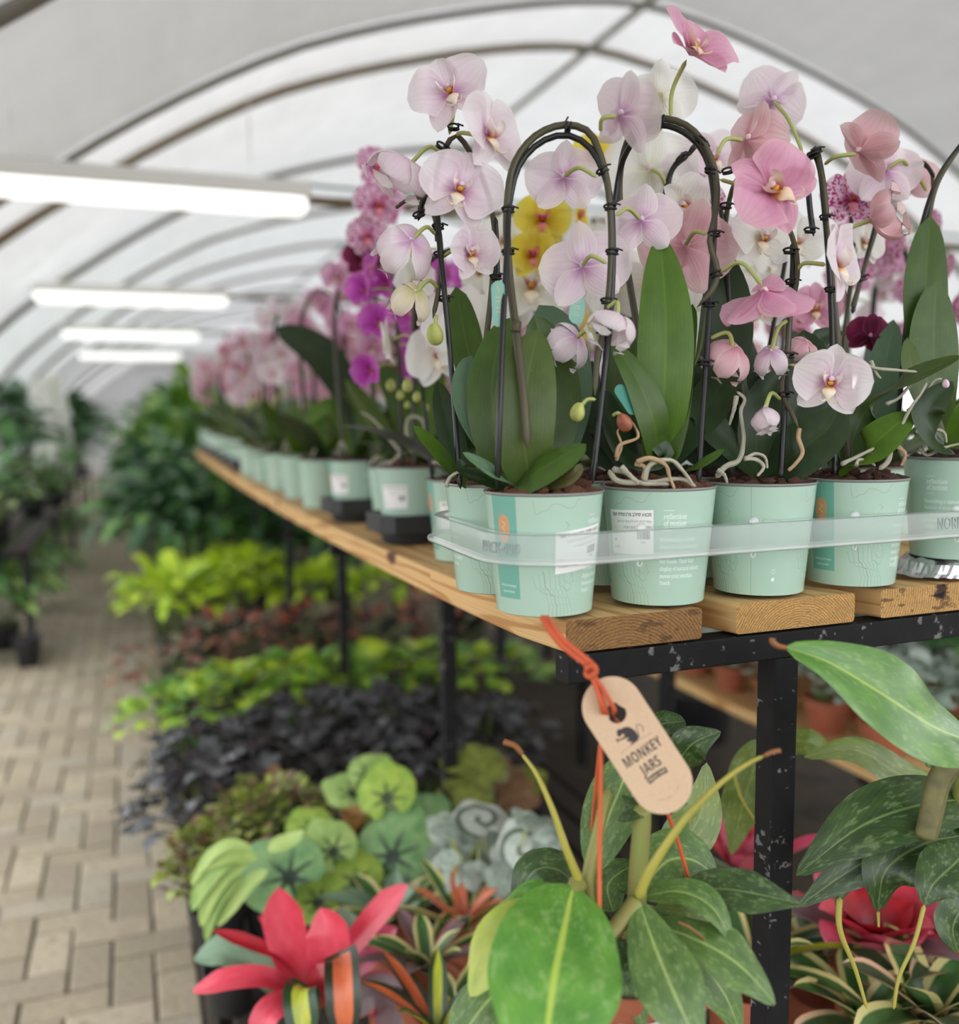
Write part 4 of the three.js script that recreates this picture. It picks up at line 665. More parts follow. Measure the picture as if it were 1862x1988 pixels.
{
  const t = backRow(3, 'white and magenta speckled orchid behind the fourth pot, between the hanging stems', 320), d = 1.18;
  for (const [p, hw, m] of [[[[1610, 910], [1560, 780], [1550, 700], [1540, 640]], 44, 'dark'], [[[1610, 910], [1680, 800], [1700, 720], [1690, 660]], 44, 'dark']]) orchidLeaf(t, p, 1.18, hw, 0, 14, m);
  stem(t, [[1610, 905, 1.18], [1640, 640, 1.18], [1660, 470, 1.18], [1640, 380, 1.17]], d, 0.0034);
  fl(t, 1650, 390, 1.14, 130, 0, 6, 0, 'spotted', 0.95, [1640, 400, 1.17]); fl(t, 1672, 470, 1.16, 110, 30, 0, 0, 'white', 0.9, [1660, 470, 1.18]); fl(t, 1580, 600, 1.18, 110, 0, 0, 0, 'pink', 0.9);
}
// ---------------------------------------------------------------- the rows of orchids farther down the table
const LEAF_FAR = {}; for (const k of Object.keys(LEAF)) LEAF_FAR[k] = LEAF[k];
const ROW_STICKER = stickerGeo(0, 50, 0.05, 0.09, 0.002);
function rowOrchid(label, kind, seed, { h = 0.4, flowers = 10, leaf = 'mid', wide = 1, leaves } = {}) {
  const t = thing('potted_orchid', label, 'orchid', V(0, 0, 0), 'orchids in rows down the table'), r = rng(seed);
  potParts(t, r() * 6.28, barkMs[seed % 3]);
  own(t, 'sticker', ROW_STICKER, stickerM).rotation.y = -1.1 + (seed % 7) / 7;
  const base = V(0, PH - 0.01, 0), n = leaves ?? 4 + Math.floor(r() * 2), a0 = r() * 6.28;
  for (let i = 0; i < n; i++) {
    const a = a0 + i * 2.4, len = 0.17 + r() * 0.09, e = 0.35 + r() * 0.75, o = V(Math.cos(a), 0, Math.sin(a));
    const pts = [0, 0.33, 0.66, 1].map((s) => base.clone().addScaledVector(o, len * (s * Math.cos(e) + 0.12 * s * s)).add(V(0, len * (s * Math.sin(e) * 1.1 - 0.34 * s * s * (1.1 - e * 0.6)), 0)));
    own(t, 'leaf', sheet({ spine: pts, nrm: V(-o.x * 0.6, 1, -o.z * 0.6).normalize(), width: leafW((0.032 + r() * 0.012) * wide, 0.58, 0.25), fold: 0.16, nu: 6, nv: 10, thick: 0.0016 }), LEAF[i % 3 === 2 ? 'dark' : leaf]);
  }
  const ph = r() * 6.28, ox = Math.cos(ph), oz = Math.sin(ph), arch = (k) => [V(-ox * 0.03, PH - 0.01, -oz * 0.03), V(-ox * 0.05 * k, PH + h * 0.5, -oz * 0.05 * k), V(-ox * 0.045 * k, PH + h * 0.82, -oz * 0.045 * k), V(0.005, PH + h * 0.98, 0), V(ox * 0.06 * k, PH + h * 0.9, oz * 0.06 * k), V(ox * 0.075 * k, PH + h * 0.7, oz * 0.075 * k), V(ox * 0.07 * k, PH + h * 0.42, oz * 0.07 * k)];
  own(t, 'support_wire', tube([...arch(0.92), V(ox * 0.05, PH - 0.01, oz * 0.05)], 0.0029, 40, 6), wireM);
  own(t, 'flower_stem', tube(arch(1), (u) => 0.004 * (1 - 0.3 * u), 40, 7), stemM);
  const c = curveOf(arch(1));
  for (let i = 0; i < flowers; i++) {
    const s = 0.5 + 0.5 * (i + 0.3 * r()) / flowers, p = c.getPointAt(Math.min(s, 0.99)), a = (i % 2 ? 1 : -1) * (0.6 + r() * 0.9) + ph + (r() - 0.5) * 0.6, out = V(Math.cos(a), (r() - 0.55) * 0.5, Math.sin(a)).normalize(), q = p.clone().addScaledVector(out, 0.03 + r() * 0.025);
    const nrm = out.clone().lerp(V(0, 0, 1), 0.35).normalize();
    const f = new THREE.Group(); f.name = 'flower'; t.add(f); f.position.copy(q); f.scale.setScalar(0.072 + r() * 0.016);
    const up = V(0, 1, 0), x = V().crossVectors(up, nrm).normalize(), y = V().crossVectors(nrm, x); f.quaternion.setFromRotationMatrix(new THREE.Matrix4().makeBasis(x, y, nrm)).multiply(new THREE.Quaternion().setFromAxisAngle(V(0, 0, 1), (r() - 0.5) * 0.6));
    const m = petalMat(kind), cl = r() < 0.25 ? 35 : 4;
    const piece = (name, g, ang, lean, z) => { const o = own(f, name, g, m); o.position.z = z; o.rotation.order = 'ZXY'; o.rotation.set((lean + r() * 8) * RAD, 0, ang * RAD); };
    piece('sepal', SEPALS_FAR[i % 2], 0, cl, 0); piece('sepal', SEPALS_FAR[0], 140, cl, 0); piece('sepal', SEPALS_FAR[1], -140, cl, 0); piece('petal', PETALS_FAR[i % 2], 79, cl, 0.018); piece('petal', PETALS_FAR[(i + 1) % 2], -79, cl, 0.018);
    own(f, 'lip', LIP_FAR, lipMat(kind));
    own(t, 'flower_stalk', tube([q, p.clone().lerp(q, 0.5).add(V(0, 0.006, 0)), p], 0.002, 5, 5), stalkM);
  }
  for (let i = 0; i < 3; i++) { const b = c.getPointAt(0.99), s = 0.008 - i * 0.0015, o = own(t, 'bud', BUD, budM.green); o.scale.setScalar(s); o.position.copy(b).add(V((i - 1) * 0.014, -0.012 - i * 0.016, (r() - 0.5) * 0.02)); }
  for (let i = 0; i < 3; i++) { const a = r() * 6.28, q = 0.03 + r() * 0.025; own(t, 'air_root', tube([V(Math.cos(a) * 0.02, PH + 0.02, Math.sin(a) * 0.02), V(Math.cos(a) * q, PH + 0.045 * r() + 0.01, Math.sin(a) * q), V(Math.cos(a + 0.4) * 0.055, PH + 0.004, Math.sin(a + 0.4) * 0.055)], 0.003, 10, 6), rootM); }
  return t;
}
const ordinal = ['first', 'second', 'third', 'fourth', 'fifth', 'sixth', 'seventh', 'eighth', 'ninth', 'tenth', 'eleventh', 'twelfth', 'thirteenth', 'fourteenth'];
const kindWord = { blush: 'blush pink', pale: 'pale lilac', pink: 'rose pink', salmon: 'salmon pink', lilac: 'lilac pink', magenta: 'bright magenta', white: 'white', yellow: 'yellow', spotted: 'magenta speckled', plum: 'dark plum', cream: 'cream' };
const protos = {};
function rowPlant(kind, variant, x, z, turn, scale, label, lift = 0) {
  const key = kind + variant, pos = V(x, topAt(z) + 0.001 + lift, z);
  if (!protos[key]) { const t = rowOrchid(label, kind, kind.length * 31 + variant * 17 + 3, { h: 0.37 + 0.05 * variant, flowers: 10 + variant * 2, leaf: ['mid', 'bright', 'olive'][variant % 3] }); t.position.copy(pos); t.rotation.y = turn; t.scale.setScalar(scale); return (protos[key] = t); }
  return copyOf(protos[key], pos, turn, scale, label);
}
const R = rng(2024);
// the row along the aisle edge; the nearest two stand in black cell trays
const aisle = [[0.452, -1.535, null, 0, 0.012], [0.452, -1.95, null, 1, 0.012], [0.452, -2.32, 'lilac', 1, 0], [0.452, -2.62, 'pale', 1, 0], [0.45, -2.95, 'lilac', 0, 0], [0.45, -3.3, 'blush', 1, 0], [0.45, -3.65, 'pink', 1, 0], [0.45, -4.0, 'lilac', 1, 0.012], [0.45, -4.35, 'salmon', 1, 0.012], [0.45, -4.7, 'blush', 0, 0.012], [0.45, -5.05, 'pink', 0, 0.012], [0.45, -5.4, 'pale', 1, 0.012], [0.45, -5.75, 'blush', 1, 0.012]];
aisle.forEach(([x, z, k, v, lift], i) => k && rowPlant(k, v, x, z, R() * 6.28, 0.96 + R() * 0.08, `${kindWord[k]} potted orchid, ${ordinal[i]} past the clear tray along the aisle edge`, lift));
const rows = [
  ['second row', 0.6, [[-1.6, 'magenta', 0], [-1.86, 'magenta', 1], [-2.15, 'pink', 0], [-2.5, 'lilac', 0], [-2.9, 'salmon', 0], [-3.35, 'lilac', 1], [-3.8, 'blush', 0], [-4.3, 'salmon', 1], [-4.9, 'pink', 0], [-5.5, 'pale', 0]]],
  ['third row', 0.76, [[-1.52, 'white', 1], [-1.9, 'spotted', 0], [-2.4, 'plum', 0], [-2.9, 'lilac', 0], [-3.5, 'pink', 1], [-4.2, 'salmon', 0], [-5.0, 'blush', 1]]],
  ['fourth row', 0.93, [[-1.22, 'white', 0], [-1.6, 'yellow', 0], [-2.1, 'pale', 0], [-2.7, 'magenta', 0], [-3.4, 'blush', 0]]],
  ['fifth row', 1.1, [[-1.16, 'spotted', 0], [-1.5, 'pink', 0], [-2.0, 'blush', 1], [-2.7, 'salmon', 0]]],
  ['last row', 1.25, [[-1.25, 'pale', 0], [-1.7, 'salmon', 1]]],
];
for (const [word, x, list] of rows) list.forEach(([z, k, v], i) => rowPlant(k, v, x + (R() - 0.5) * 0.02, z, R() * 6.28, 0.94 + R() * 0.1, `${kindWord[k]} potted orchid, ${ordinal[i]} past the clear tray in the ${word} from the aisle`));
// four plants measured one by one, just behind the clear tray
{
  const set = (label, x, z, lift, opt) => { const t = rowOrchid(label, opt.kind, opt.seed, opt); t.position.set(x, topAt(z) + 0.001 + lift, z); return t; };
  { // leaves are measured in the room, so the plant itself is not turned
    const t = set('lilac pink orchid in the second black cell tray, long dark leaf toward the aisle', 0.452, -1.95, 0.012, { kind: 'lilac', seed: 71, h: 0.42, flowers: 11, leaves: 1 }), d = 2.07;
    orchidLeaf(t, [[700, 890], [690, 800], [625, 690], [536, 634]], d, 44, 0, 30, 'dark', { peak: 0.7 }); orchidLeaf(t, [[690, 890], [680, 830], [640, 790], [590, 822]], d, 30, 0, 40, 'bright'); orchidLeaf(t, [[700, 890], [714, 820], [700, 780], [660, 750]], d, 28, 0, 20, 'mid');
  }
  {
    const t = set('magenta orchid in the nearest black cell tray, two pointed upright leaves', 0.452, -1.535, 0.012, { kind: 'magenta', seed: 72, h: 0.34, flowers: 10, leaves: 1 }), d = 1.66;
    orchidLeaf(t, [[800, 880], [790, 820], [765, 750], [722, 702]], d, 34, 10, 20, 'mid'); orchidLeaf(t, [[810, 885], [830, 790], [836, 720], [822, 676]], d, 36, 0, 15, 'bright'); orchidLeaf(t, [[800, 885], [770, 870], [750, 850], [730, 840]], d, 24, 0, 40, 'dark');
    root(t, [[800, 880], [790, 830], [800, 810], [820, 812], [828, 850], [834, 890], [830, 930]], 1.6, 0.0044); root(t, [[780, 880], [720, 810], [700, 800]], 1.62, 0.004);
  }
  const p1 = at(905, 900, 1.36), p2 = at(1060, 900, 1.4), p3 = at(770, 900, 1.9);
  const w = set('white orchid just behind the clear tray, big blooms low among the leaves', p1.x, p1.z, 0, { kind: 'white', seed: 73, h: 0.34, flowers: 4, leaves: 3 });
  for (const a of [[905, 640, 1.28, 190, 10, 0, 0], [858, 690, 1.3, 150, -20, 0, 10], [1030, 560, 1.3, 190, 0, 10, 0], [960, 600, 1.32, 150, 20, 0, 0], [980, 470, 1.34, 120, 0, 0, 0]]) fl(w, ...a, 'white', 0.95);
  const y = set('yellow orchid with red lips behind the corner plants', p2.x, p2.z, 0, { kind: 'yellow', seed: 74, h: 0.4, flowers: 4, leaves: 3 });
  for (const a of [[1052, 428, 1.26, 120, 0, 0, 0], [1030, 494, 1.26, 110, 15, -10, 10], [1150, 300, 1.3, 90, 0, 0, 0]]) fl(y, ...a, 'yellow', 0.95);
  const s = set('magenta speckled orchid leaning out above the magenta row', p3.x, p3.z, 0, { kind: 'spotted', seed: 75, h: 0.44, flowers: 3, leaves: 2 });
  for (const a of [[735, 400, 1.6, 110, 10, 0, 0, 'spotted'], [730, 330, 1.62, 100, 20, 10, 0, 'spotted'], [716, 458, 1.6, 90, -10, -10, 0, 'spotted'], [708, 508, 1.65, 95, 10, 20, 0, 'plum']]) fl(s, a[0], a[1], a[2], a[3], a[4], a[5], a[6], a[7], 0.85);
  stem(s, [[790, 890, 1.85], [770, 600, 1.75], [750, 440, 1.66], [735, 350, 1.64], [722, 330, 1.64]], 1.7, 0.004);
}
// black cell trays under the aisle-edge pots
const trayM = mat({ color: rgb(44, 46, 48), roughness: 0.45 });
function cellTray(x, z, label) {
  const y = topAt(z), t = thing('cell_tray', label, 'tray', V(x, y, z), 'black cell trays');
  const s = new THREE.Shape(), o = 0.066; s.moveTo(-o + 0.02, -o); s.lineTo(o - 0.02, -o); s.lineTo(o, -o + 0.02); s.lineTo(o, o - 0.02); s.lineTo(o - 0.02, o); s.lineTo(-o + 0.02, o); s.lineTo(-o, o - 0.02); s.lineTo(-o, -o + 0.02); s.closePath();
  const h = new THREE.Path(); h.absarc(0, 0, 0.054, 0, Math.PI * 2, true); s.holes.push(h);
  own(t, 'tray_skirt', new THREE.ExtrudeGeometry(s, { depth: 0.026, bevelEnabled: true, bevelSize: 0.002, bevelThickness: 0.002, bevelSegments: 2 }).rotateX(-Math.PI / 2).translate(0, 0.024, 0), trayM);
  own(t, 'cell_cup', lathe([[0.001, 0.0005], [0.044, 0.0005], [0.05, 0.004], [0.055, 0.03]], 32), trayM);
}
[[0, 'nearest black cell tray, under the first pot along the aisle edge'], [1, 'black cell tray under the second pot along the aisle edge'], [7, 'black cell tray, first of the six at the far end of the table'], [8, 'black cell tray, second of the six at the far end of the table'], [9, 'black cell tray, third of the six at the far end of the table'], [10, 'black cell tray, fourth of the six at the far end of the table'], [11, 'black cell tray, fifth of the six at the far end of the table'], [12, 'black cell tray, last of the six at the far end of the table']].forEach(([k, l]) => cellTray(aisle[k][0], aisle[k][1], l));
// ---------------------------------------------------------------- kraft tag on an orange leather cord
{
  const d = 0.775, w = 0.0515, len = 0.126, ctr = at(1237, 1446, d);
  const t = thing('hang_tag', 'kraft paper tag printed with a monkey emblem, hung from an orange leather cord', 'tag', ctr.clone());
  const s = new THREE.Shape(), r = w / 2, hy = len / 2 - r; s.absarc(0, hy, r, 0, Math.PI); s.absarc(0, -hy, r, Math.PI, Math.PI * 2); s.closePath();
  const h = new THREE.Path(); h.absarc(0, hy - 0.001, 0.0052, 0, Math.PI); h.absarc(0, hy - 0.0062, 0.0083, Math.PI, Math.PI * 2); h.closePath(); s.holes.push(h);
  const print = canvas(820, 2006, (g, W2, H2) => {
    g.fillStyle = 'rgb(202,174,144)'; g.fillRect(0, 0, W2, H2); const q = rng(3);
    for (let i = 0; i < 5200; i++) { const k = q(); g.fillStyle = k < 0.5 ? 'rgba(250,222,186,.35)' : k < 0.85 ? 'rgba(196,148,104,.28)' : 'rgba(120,86,60,.3)'; g.beginPath(); g.ellipse(q() * W2, q() * H2, 2 + q() * 9, 1 + q() * 2.5, q() * 6.28, 0, 7); g.fill(); }
    const ink = 'rgb(58,54,52)'; g.fillStyle = g.strokeStyle = ink; g.lineCap = 'round'; g.lineJoin = 'round';
    // seated monkey looking into a jar: head, arched back, arm with the cup, folded leg, looped tail
    g.save(); g.translate(410, 926); g.scale(1.14, 1.14);
    g.beginPath(); g.ellipse(-92, -172, 34, 36, 0, 0, 7); g.fill(); g.beginPath(); g.ellipse(-112, -148, 26, 22, 0.5, 0, 7); g.fill();
    g.beginPath(); g.moveTo(-74, -190); g.bezierCurveTo(0, -205, 62, -160, 72, -60); g.bezierCurveTo(76, -10, 60, 22, 20, 26); g.lineTo(-52, 26); g.bezierCurveTo(-70, 22, -60, 8, -40, 6); g.lineTo(-22, 4); g.bezierCurveTo(-48, -4, -66, -22, -78, -44); g.bezierCurveTo(-72, -58, -52, -56, -40, -44); g.bezierCurveTo(-44, -66, -62, -78, -84, -74); g.lineTo(-150, -92); g.lineTo(-146, -106); g.lineTo(-84, -98); g.bezierCurveTo(-62, -104, -58, -120, -74, -134); g.closePath(); g.fill();
    g.fillStyle = 'rgb(202,174,144)'; g.beginPath(); g.moveTo(-128, -118); g.lineTo(-70, -112); g.bezierCurveTo(-54, -118, -60, -128, -78, -132); g.closePath(); g.fill(); g.fillStyle = ink;
    g.beginPath(); g.moveTo(-176, -132); g.lineTo(-146, -118); g.lineTo(-156, -86); g.lineTo(-178, -84); g.closePath(); g.fill();
    g.lineWidth = 9; g.beginPath(); g.moveTo(62, 4); g.bezierCurveTo(110, -40, 82, -120, 128, -128); g.bezierCurveTo(170, -130, 186, -40, 140, -30); g.stroke();
    g.lineWidth = 4; g.strokeStyle = 'rgba(90,66,56,.9)'; g.beginPath(); g.moveTo(-230, 44); g.quadraticCurveTo(0, 10, 230, 44); g.stroke(); g.restore();
    g.textAlign = 'center'; g.fillStyle = ink;
    g.save(); g.translate(410, 1186); g.scale(0.7, 1); g.font = 'bold 200px sans-serif'; g.fillText('MONKEY', 0, 0); g.restore();
    g.save(); g.translate(410, 1392); g.scale(0.7, 1); g.font = 'bold 200px sans-serif'; g.fillText('JARS', 0, 0); g.restore();
    g.beginPath(); g.moveTo(254, 1448); g.quadraticCurveTo(410, 1418, 566, 1448); g.lineTo(556, 1526); g.quadraticCurveTo(410, 1496, 264, 1526); g.closePath(); g.fill();
    g.fillStyle = 'rgb(232,200,160)'; g.font = 'bold 46px sans-serif'; g.fillText('DIGEST TRAP', 410, 1494, 270);
    g.fillStyle = 'rgba(80,66,58,.9)'; g.font = '26px sans-serif'; const word = 'CARNIVOROUS PLANTS';
    [...word].forEach((c, i) => { const a = (i - (word.length - 1) / 2) * 0.086; g.save(); g.translate(410 + Math.sin(a) * 270, 1552 + Math.cos(a) * 270); g.rotate(-a); g.fillText(c, 0, 0); g.restore(); });
  });
  const kraft = mat({ map: print, roughness: 0.85 });
  const g = new THREE.ExtrudeGeometry(s, { depth: 0.0009, bevelEnabled: true, bevelSize: 0.0002, bevelThickness: 0.0002, bevelSegments: 1, curveSegments: 28 }), uv = g.attributes.uv, p = g.attributes.position; for (let i = 0; i < uv.count; i++) uv.setXY(i, p.getX(i) / w + 0.5, p.getY(i) / len + 0.5);
  const m = own(t, 'tag_card', g, kraft); m.quaternion.copy(basis(dir(2, 4), 33));
  const cord = mat({ color: rgb(196, 88, 52), roughness: 0.7 }), flat = (pts, rr, d2) => tube(vlist(pts, d2), rr, 40, 8);
  put(t, 'cord', flat([[1052, 1196, 0.80], [1066, 1222, 0.785], [1090, 1252, 0.78], [1124, 1280, 0.775], [1146, 1296, 0.772], [1150, 1306, 0.77]], 0.0026, d), cord);
  put(t, 'cord', flat([[1060, 1196, 0.80], [1078, 1224, 0.785], [1102, 1250, 0.78], [1134, 1276, 0.774], [1152, 1294, 0.771], [1148, 1308, 0.77]], 0.0026, d), cord);
  put(t, 'cord_knot', flat([[1136, 1300, 0.77], [1152, 1292, 0.765], [1157, 1304, 0.766], [1144, 1314, 0.768], [1138, 1306, 0.772], [1150, 1300, 0.774]], 0.0026, d), cord);
  put(t, 'cord', flat([[1146, 1310, 0.77], [1158, 1336, 0.768], [1166, 1362, 0.766], [1170, 1380, 0.77], [1172, 1384, 0.78]], 0.0021, d), cord);
  put(t, 'cord', flat([[1150, 1308, 0.77], [1168, 1334, 0.768], [1182, 1358, 0.766], [1192, 1376, 0.768], [1190, 1386, 0.78]], 0.0021, d), cord);
  put(t, 'cord', flat([[1148, 1310, 0.772], [1162, 1340, 0.77], [1172, 1364, 0.768], [1178, 1382, 0.772], [1178, 1388, 0.782]], 0.0019, d), cord);
}

// ---------------------------------------------------------------- hanging carnivorous plants
function bladeTex(a, b, rib, seed, ribW = 0.05) { return tex(160, 256, (u, v) => { const x = Math.abs(u - 0.5) * 2, n = fbm(u * 6, v * 9, seed), s = fbm(u * 20, v * 26, seed + 3), ln = Math.pow(Math.abs(Math.sin((v * 1.0 + x * 0.35) * 60)), 8) * 0.08; let c = mix3(a, b, clamp(n * 1.5 - 0.3)); c = mix3(c, [190, 200, 160], 0.32 * smooth(0.5, 0.8, s) + ln * 0.8); return mix3(c, rib, smooth(ribW + 0.03, ribW * 0.5, x) * 0.8); }); }
const gl2 = { roughness: 0.4, transmission: 0.14, thickness: 0, clearcoat: 0.15, clearcoatRoughness: 0.4 };
const BL = {
  fresh: phys({ map: bladeTex([108, 164, 62], [72, 130, 42], [200, 214, 92], 41), ...gl2 }),
  lime: phys({ map: bladeTex([196, 204, 76], [160, 184, 70], [190, 190, 92], 42), ...gl2 }),
  grey: phys({ map: bladeTex([98, 130, 58], [66, 98, 40], [176, 196, 118], 43, 0.035), ...gl2, roughness: 0.5 }),
  deep: phys({ map: bladeTex([62, 90, 38], [38, 62, 24], [120, 146, 86], 44, 0.03), ...gl2 }),
  moss: phys({ map: bladeTex([122, 140, 56], [92, 116, 46], [150, 160, 80], 45, 0.03), ...gl2 }),
  shiny: phys({ map: bladeTex([96, 150, 40], [64, 116, 26], [176, 196, 80], 46, 0.03), ...gl2, roughness: 0.36, clearcoat: 0.22, clearcoatRoughness: 0.15, }),
};
const petioleM = mat({ roughness: 0.5, map: tex(64, 128, (u, v) => mix3([128, 146, 70], [140, 122, 72], fbm(u * 4, v * 6, 4))) }), tendrilM = mat({ color: rgb(168, 160, 70), roughness: 0.5 }), hookM = mat({ color: rgb(140, 92, 52), roughness: 0.5 }), terra = mat({ roughness: 0.8, map: tex(128, 128, (u, v) => { const n = fbm(u * 8, v * 8, 4); return [152 + 24 * n, 84 + 20 * n, 58 + 16 * n]; }) });
function blade(t, pts, d, hw, az, el, m, o = {}) {
  const dm = pts.reduce((s, p) => s + (p[2] ?? d), 0) / pts.length;
  return put(t, 'leaf', sheet({ spine: vlist(pts, d), nrm: dir(az, el), width: ((w0) => (u) => w0(u) * (1 - 0.42 * smooth(0.55, 1, u)))(leafW(hw * 1.06 * dm / F, o.peak ?? 0.55, o.base ?? 0.12)), fold: o.fold ?? 0.14, cup: o.cup ?? -0.1, wave: o.wave ?? 0.05, waves: o.waves ?? 2.3, phase: o.phase ?? 0, nu: 12, nv: 26, thick: 0.0009, twist: o.twist ?? 0 }), BL[m]);
}
const strand = (t, name, pts, d, r0, r1, m) => put(t, name, tube(vlist(pts, d), (u) => lerp(r0, r1, u), 36, 8), m);
{
  const t = thing('hanging_pitcher_plant', 'carnivorous pitcher plant with big bright leaf, hung in a terracotta pot before the table', 'plant', at(1215, 1960, 0.84)), d = 0.82;
  // pot on three orange strings
  const pc = at(1215, 1960, 0.86);
  put(t, 'pot', lathe([[0.001, -0.05], [0.042, -0.05], [0.05, 0.03], [0.053, 0.03], [0.055, 0.045], [0.051, 0.045], [0.048, 0.032]], 40).translate(pc.x, pc.y, pc.z), terra);
  { const g = stickerGeo(0, 50, 0.0, 0.05); const pp = g.attributes.position; for (let i = 0; i < pp.count; i++) { const y = pp.getY(i), r = lerp(0.046, 0.0495, y / 0.05) + 0.0012, a = Math.atan2(pp.getX(i), pp.getZ(i)) - 0.2; pp.setXYZ(i, pc.x + Math.sin(a) * r, pc.y - 0.03 + y, pc.z + Math.cos(a) * r); } put(t, 'pot_label', g, mat({ color: rgb(206, 204, 196) })); }
  const orange = mat({ color: rgb(206, 96, 54), roughness: 0.55 });
  strand(t, 'hanger_string', [[1164, 1850, 0.79], [1164, 1650, 0.79], [1167, 1500, 0.785], [1168, 1440, 0.785], [1170, 1380, 0.79]], d, 0.0021, 0.0019, orange);
  strand(t, 'hanger_string', [[1150, 1700, 0.9], [1148, 1640, 0.88], [1156, 1540, 0.84], [1166, 1440, 0.8]], d, 0.0019, 0.0018, orange);
  strand(t, 'hanger_string', [[1340, 1722, 0.87], [1318, 1640, 0.85], [1290, 1565, 0.83], [1240, 1470, 0.81], [1192, 1390, 0.79]], d, 0.0021, 0.0018, orange);
  put(t, 'hanger_hook', new THREE.TorusGeometry(0.0055, 0.0021, 8, 16).applyQuaternion(CAMQ).translate(...at(1342, 1724, 0.865).toArray()), orange);
  // two leafy stems
  strand(t, 'leaf_stem', [[1165, 1860, 0.85], [1150, 1780, 0.83], [1140, 1720, 0.82], [1165, 1600, 0.83], [1182, 1530, 0.84]], d, 0.0072, 0.005, petioleM);
  strand(t, 'leaf_stem', [[1225, 1860, 0.85], [1236, 1760, 0.83], [1240, 1680, 0.83], [1246, 1600, 0.83], [1246, 1560, 0.83]], d, 0.009, 0.0085, petioleM);
  strand(t, 'leaf_stem', [[1122, 1715, 0.815], [1112, 1740, 0.8], [1102, 1790, 0.785]], d, 0.009, 0.007, petioleM);
  strand(t, 'leaf_stem', [[1236, 1750, 0.815], [1205, 1790, 0.8], [1178, 1820, 0.79]], d, 0.008, 0.007, petioleM);
  blade(t, [[1112, 1722, 0.8], [1096, 1800, 0.755], [1076, 1900, 0.71], [1062, 2010, 0.68], [1052, 2150, 0.66]], d, 134, -2, 18, 'fresh', { peak: 0.52, fold: 0.08, base: 0.16, phase: 1 });
  blade(t, [[1100, 1778, 0.8], [1040, 1795, 0.785], [970, 1840, 0.775], [912, 1935, 0.77]], d, 66, -12, 46, 'lime', { peak: 0.5, fold: 0.2 });
  blade(t, [[1130, 1740, 0.84], [1085, 1690, 0.84], [1040, 1690, 0.84], [995, 1765, 0.84]], d, 44, 10, 55, 'deep', { peak: 0.5 });
  blade(t, [[1120, 1745, 0.83], [1060, 1730, 0.82], [1010, 1745, 0.815], [975, 1790, 0.81]], d, 30, 0, 60, 'fresh', { peak: 0.5 });
  blade(t, [[1242, 1752, 0.81], [1268, 1830, 0.78], [1305, 1920, 0.75], [1360, 2040, 0.73]], d, 72, 8, 30, 'grey', { peak: 0.62, fold: 0.12, phase: 2 });
  blade(t, [[1250, 1790, 0.82], [1340, 1820, 0.8], [1430, 1870, 0.785], [1506, 1950, 0.78]], d, 62, 20, 52, 'grey', { peak: 0.62, wave: 0.12 });
  blade(t, [[1252, 1760, 0.84], [1320, 1830, 0.83], [1400, 1920, 0.82], [1440, 2010, 0.82]], d, 52, 10, 40, 'grey', { peak: 0.6 });
  blade(t, [[1250, 1740, 0.83], [1320, 1732, 0.82], [1380, 1760, 0.81], [1424, 1832, 0.8]], d, 40, 20, 60, 'grey', { peak: 0.55, fold: 0.24 });
  blade(t, [[1330, 1730, 0.85], [1400, 1726, 0.84], [1480, 1738, 0.825], [1556, 1756, 0.82]], d, 46, 0, 42, 'deep', { peak: 0.5, fold: 0.2, base: 0.2 });
  blade(t, [[1250, 1720, 0.87], [1300, 1670, 0.88], [1345, 1670, 0.88], [1395, 1705, 0.88]], d, 60, 0, 38, 'grey', { peak: 0.5 });
  blade(t, [[1270, 1690, 0.9], [1320, 1640, 0.92], [1360, 1580, 0.93], [1372, 1480, 0.94]], d, 52, 20, 20, 'moss', { peak: 0.5 });
  blade(t, [[1150, 1690, 0.86], [1180, 1590, 0.87], [1212, 1510, 0.88], [1236, 1430, 0.9]], d, 56, 5, 24, 'grey', { peak: 0.55, fold: 0.1 });
  blade(t, [[1250, 1560, 0.84], [1220, 1570, 0.83], [1200, 1590, 0.84]], d, 32, 0, 60, 'deep', { peak: 0.5 });
  blade(t, [[1246, 1570, 0.85], [1290, 1560, 0.84], [1336, 1560, 0.84]], d, 26, 0, 60, 'grey', { peak: 0.5 });
  blade(t, [[1300, 1520, 0.94], [1322, 1470, 0.93], [1350, 1440, 0.92], [1400, 1420, 0.92]], d, 40, 20, 30, 'deep', { peak: 0.5 });
  blade(t, [[1330, 1400, 0.95], [1290, 1405, 0.94], [1260, 1410, 0.93]], d, 28, 0, 40, 'deep', { peak: 0.5 });
  blade(t, [[1230, 1800, 0.86], [1225, 1860, 0.83], [1235, 1930, 0.81], [1250, 2010, 0.8]], d, 34, -30, 20, 'grey', { peak: 0.5 });
  blade(t, [[1180, 1820, 0.84], [1190, 1870, 0.82], [1180, 1920, 0.81]], d, 44, -10, 30, 'deep', { peak: 0.5 });
  blade(t, [[1190, 1770, 0.88], [1180, 1720, 0.89], [1210, 1690, 0.9], [1240, 1680, 0.9]], d, 40, 0, 36, 'grey', { peak: 0.5 });
  blade(t, [[1030, 1880, 0.82], [960, 1930, 0.8], [900, 2010, 0.79], [870, 2080, 0.79]], d, 52, 0, 50, 'grey', { peak: 0.5 });
  blade(t, [[1270, 1770, 0.87], [1340, 1790, 0.87], [1400, 1840, 0.87], [1430, 1900, 0.87]], d, 50, 0, 40, 'moss', { peak: 0.5 });
  strand(t, 'tendril', [[1126, 1712, 0.81], [1100, 1650, 0.8], [1072, 1570, 0.8], [1040, 1500, 0.81], [1012, 1462, 0.82]], d, 0.0042, 0.0016, tendrilM);
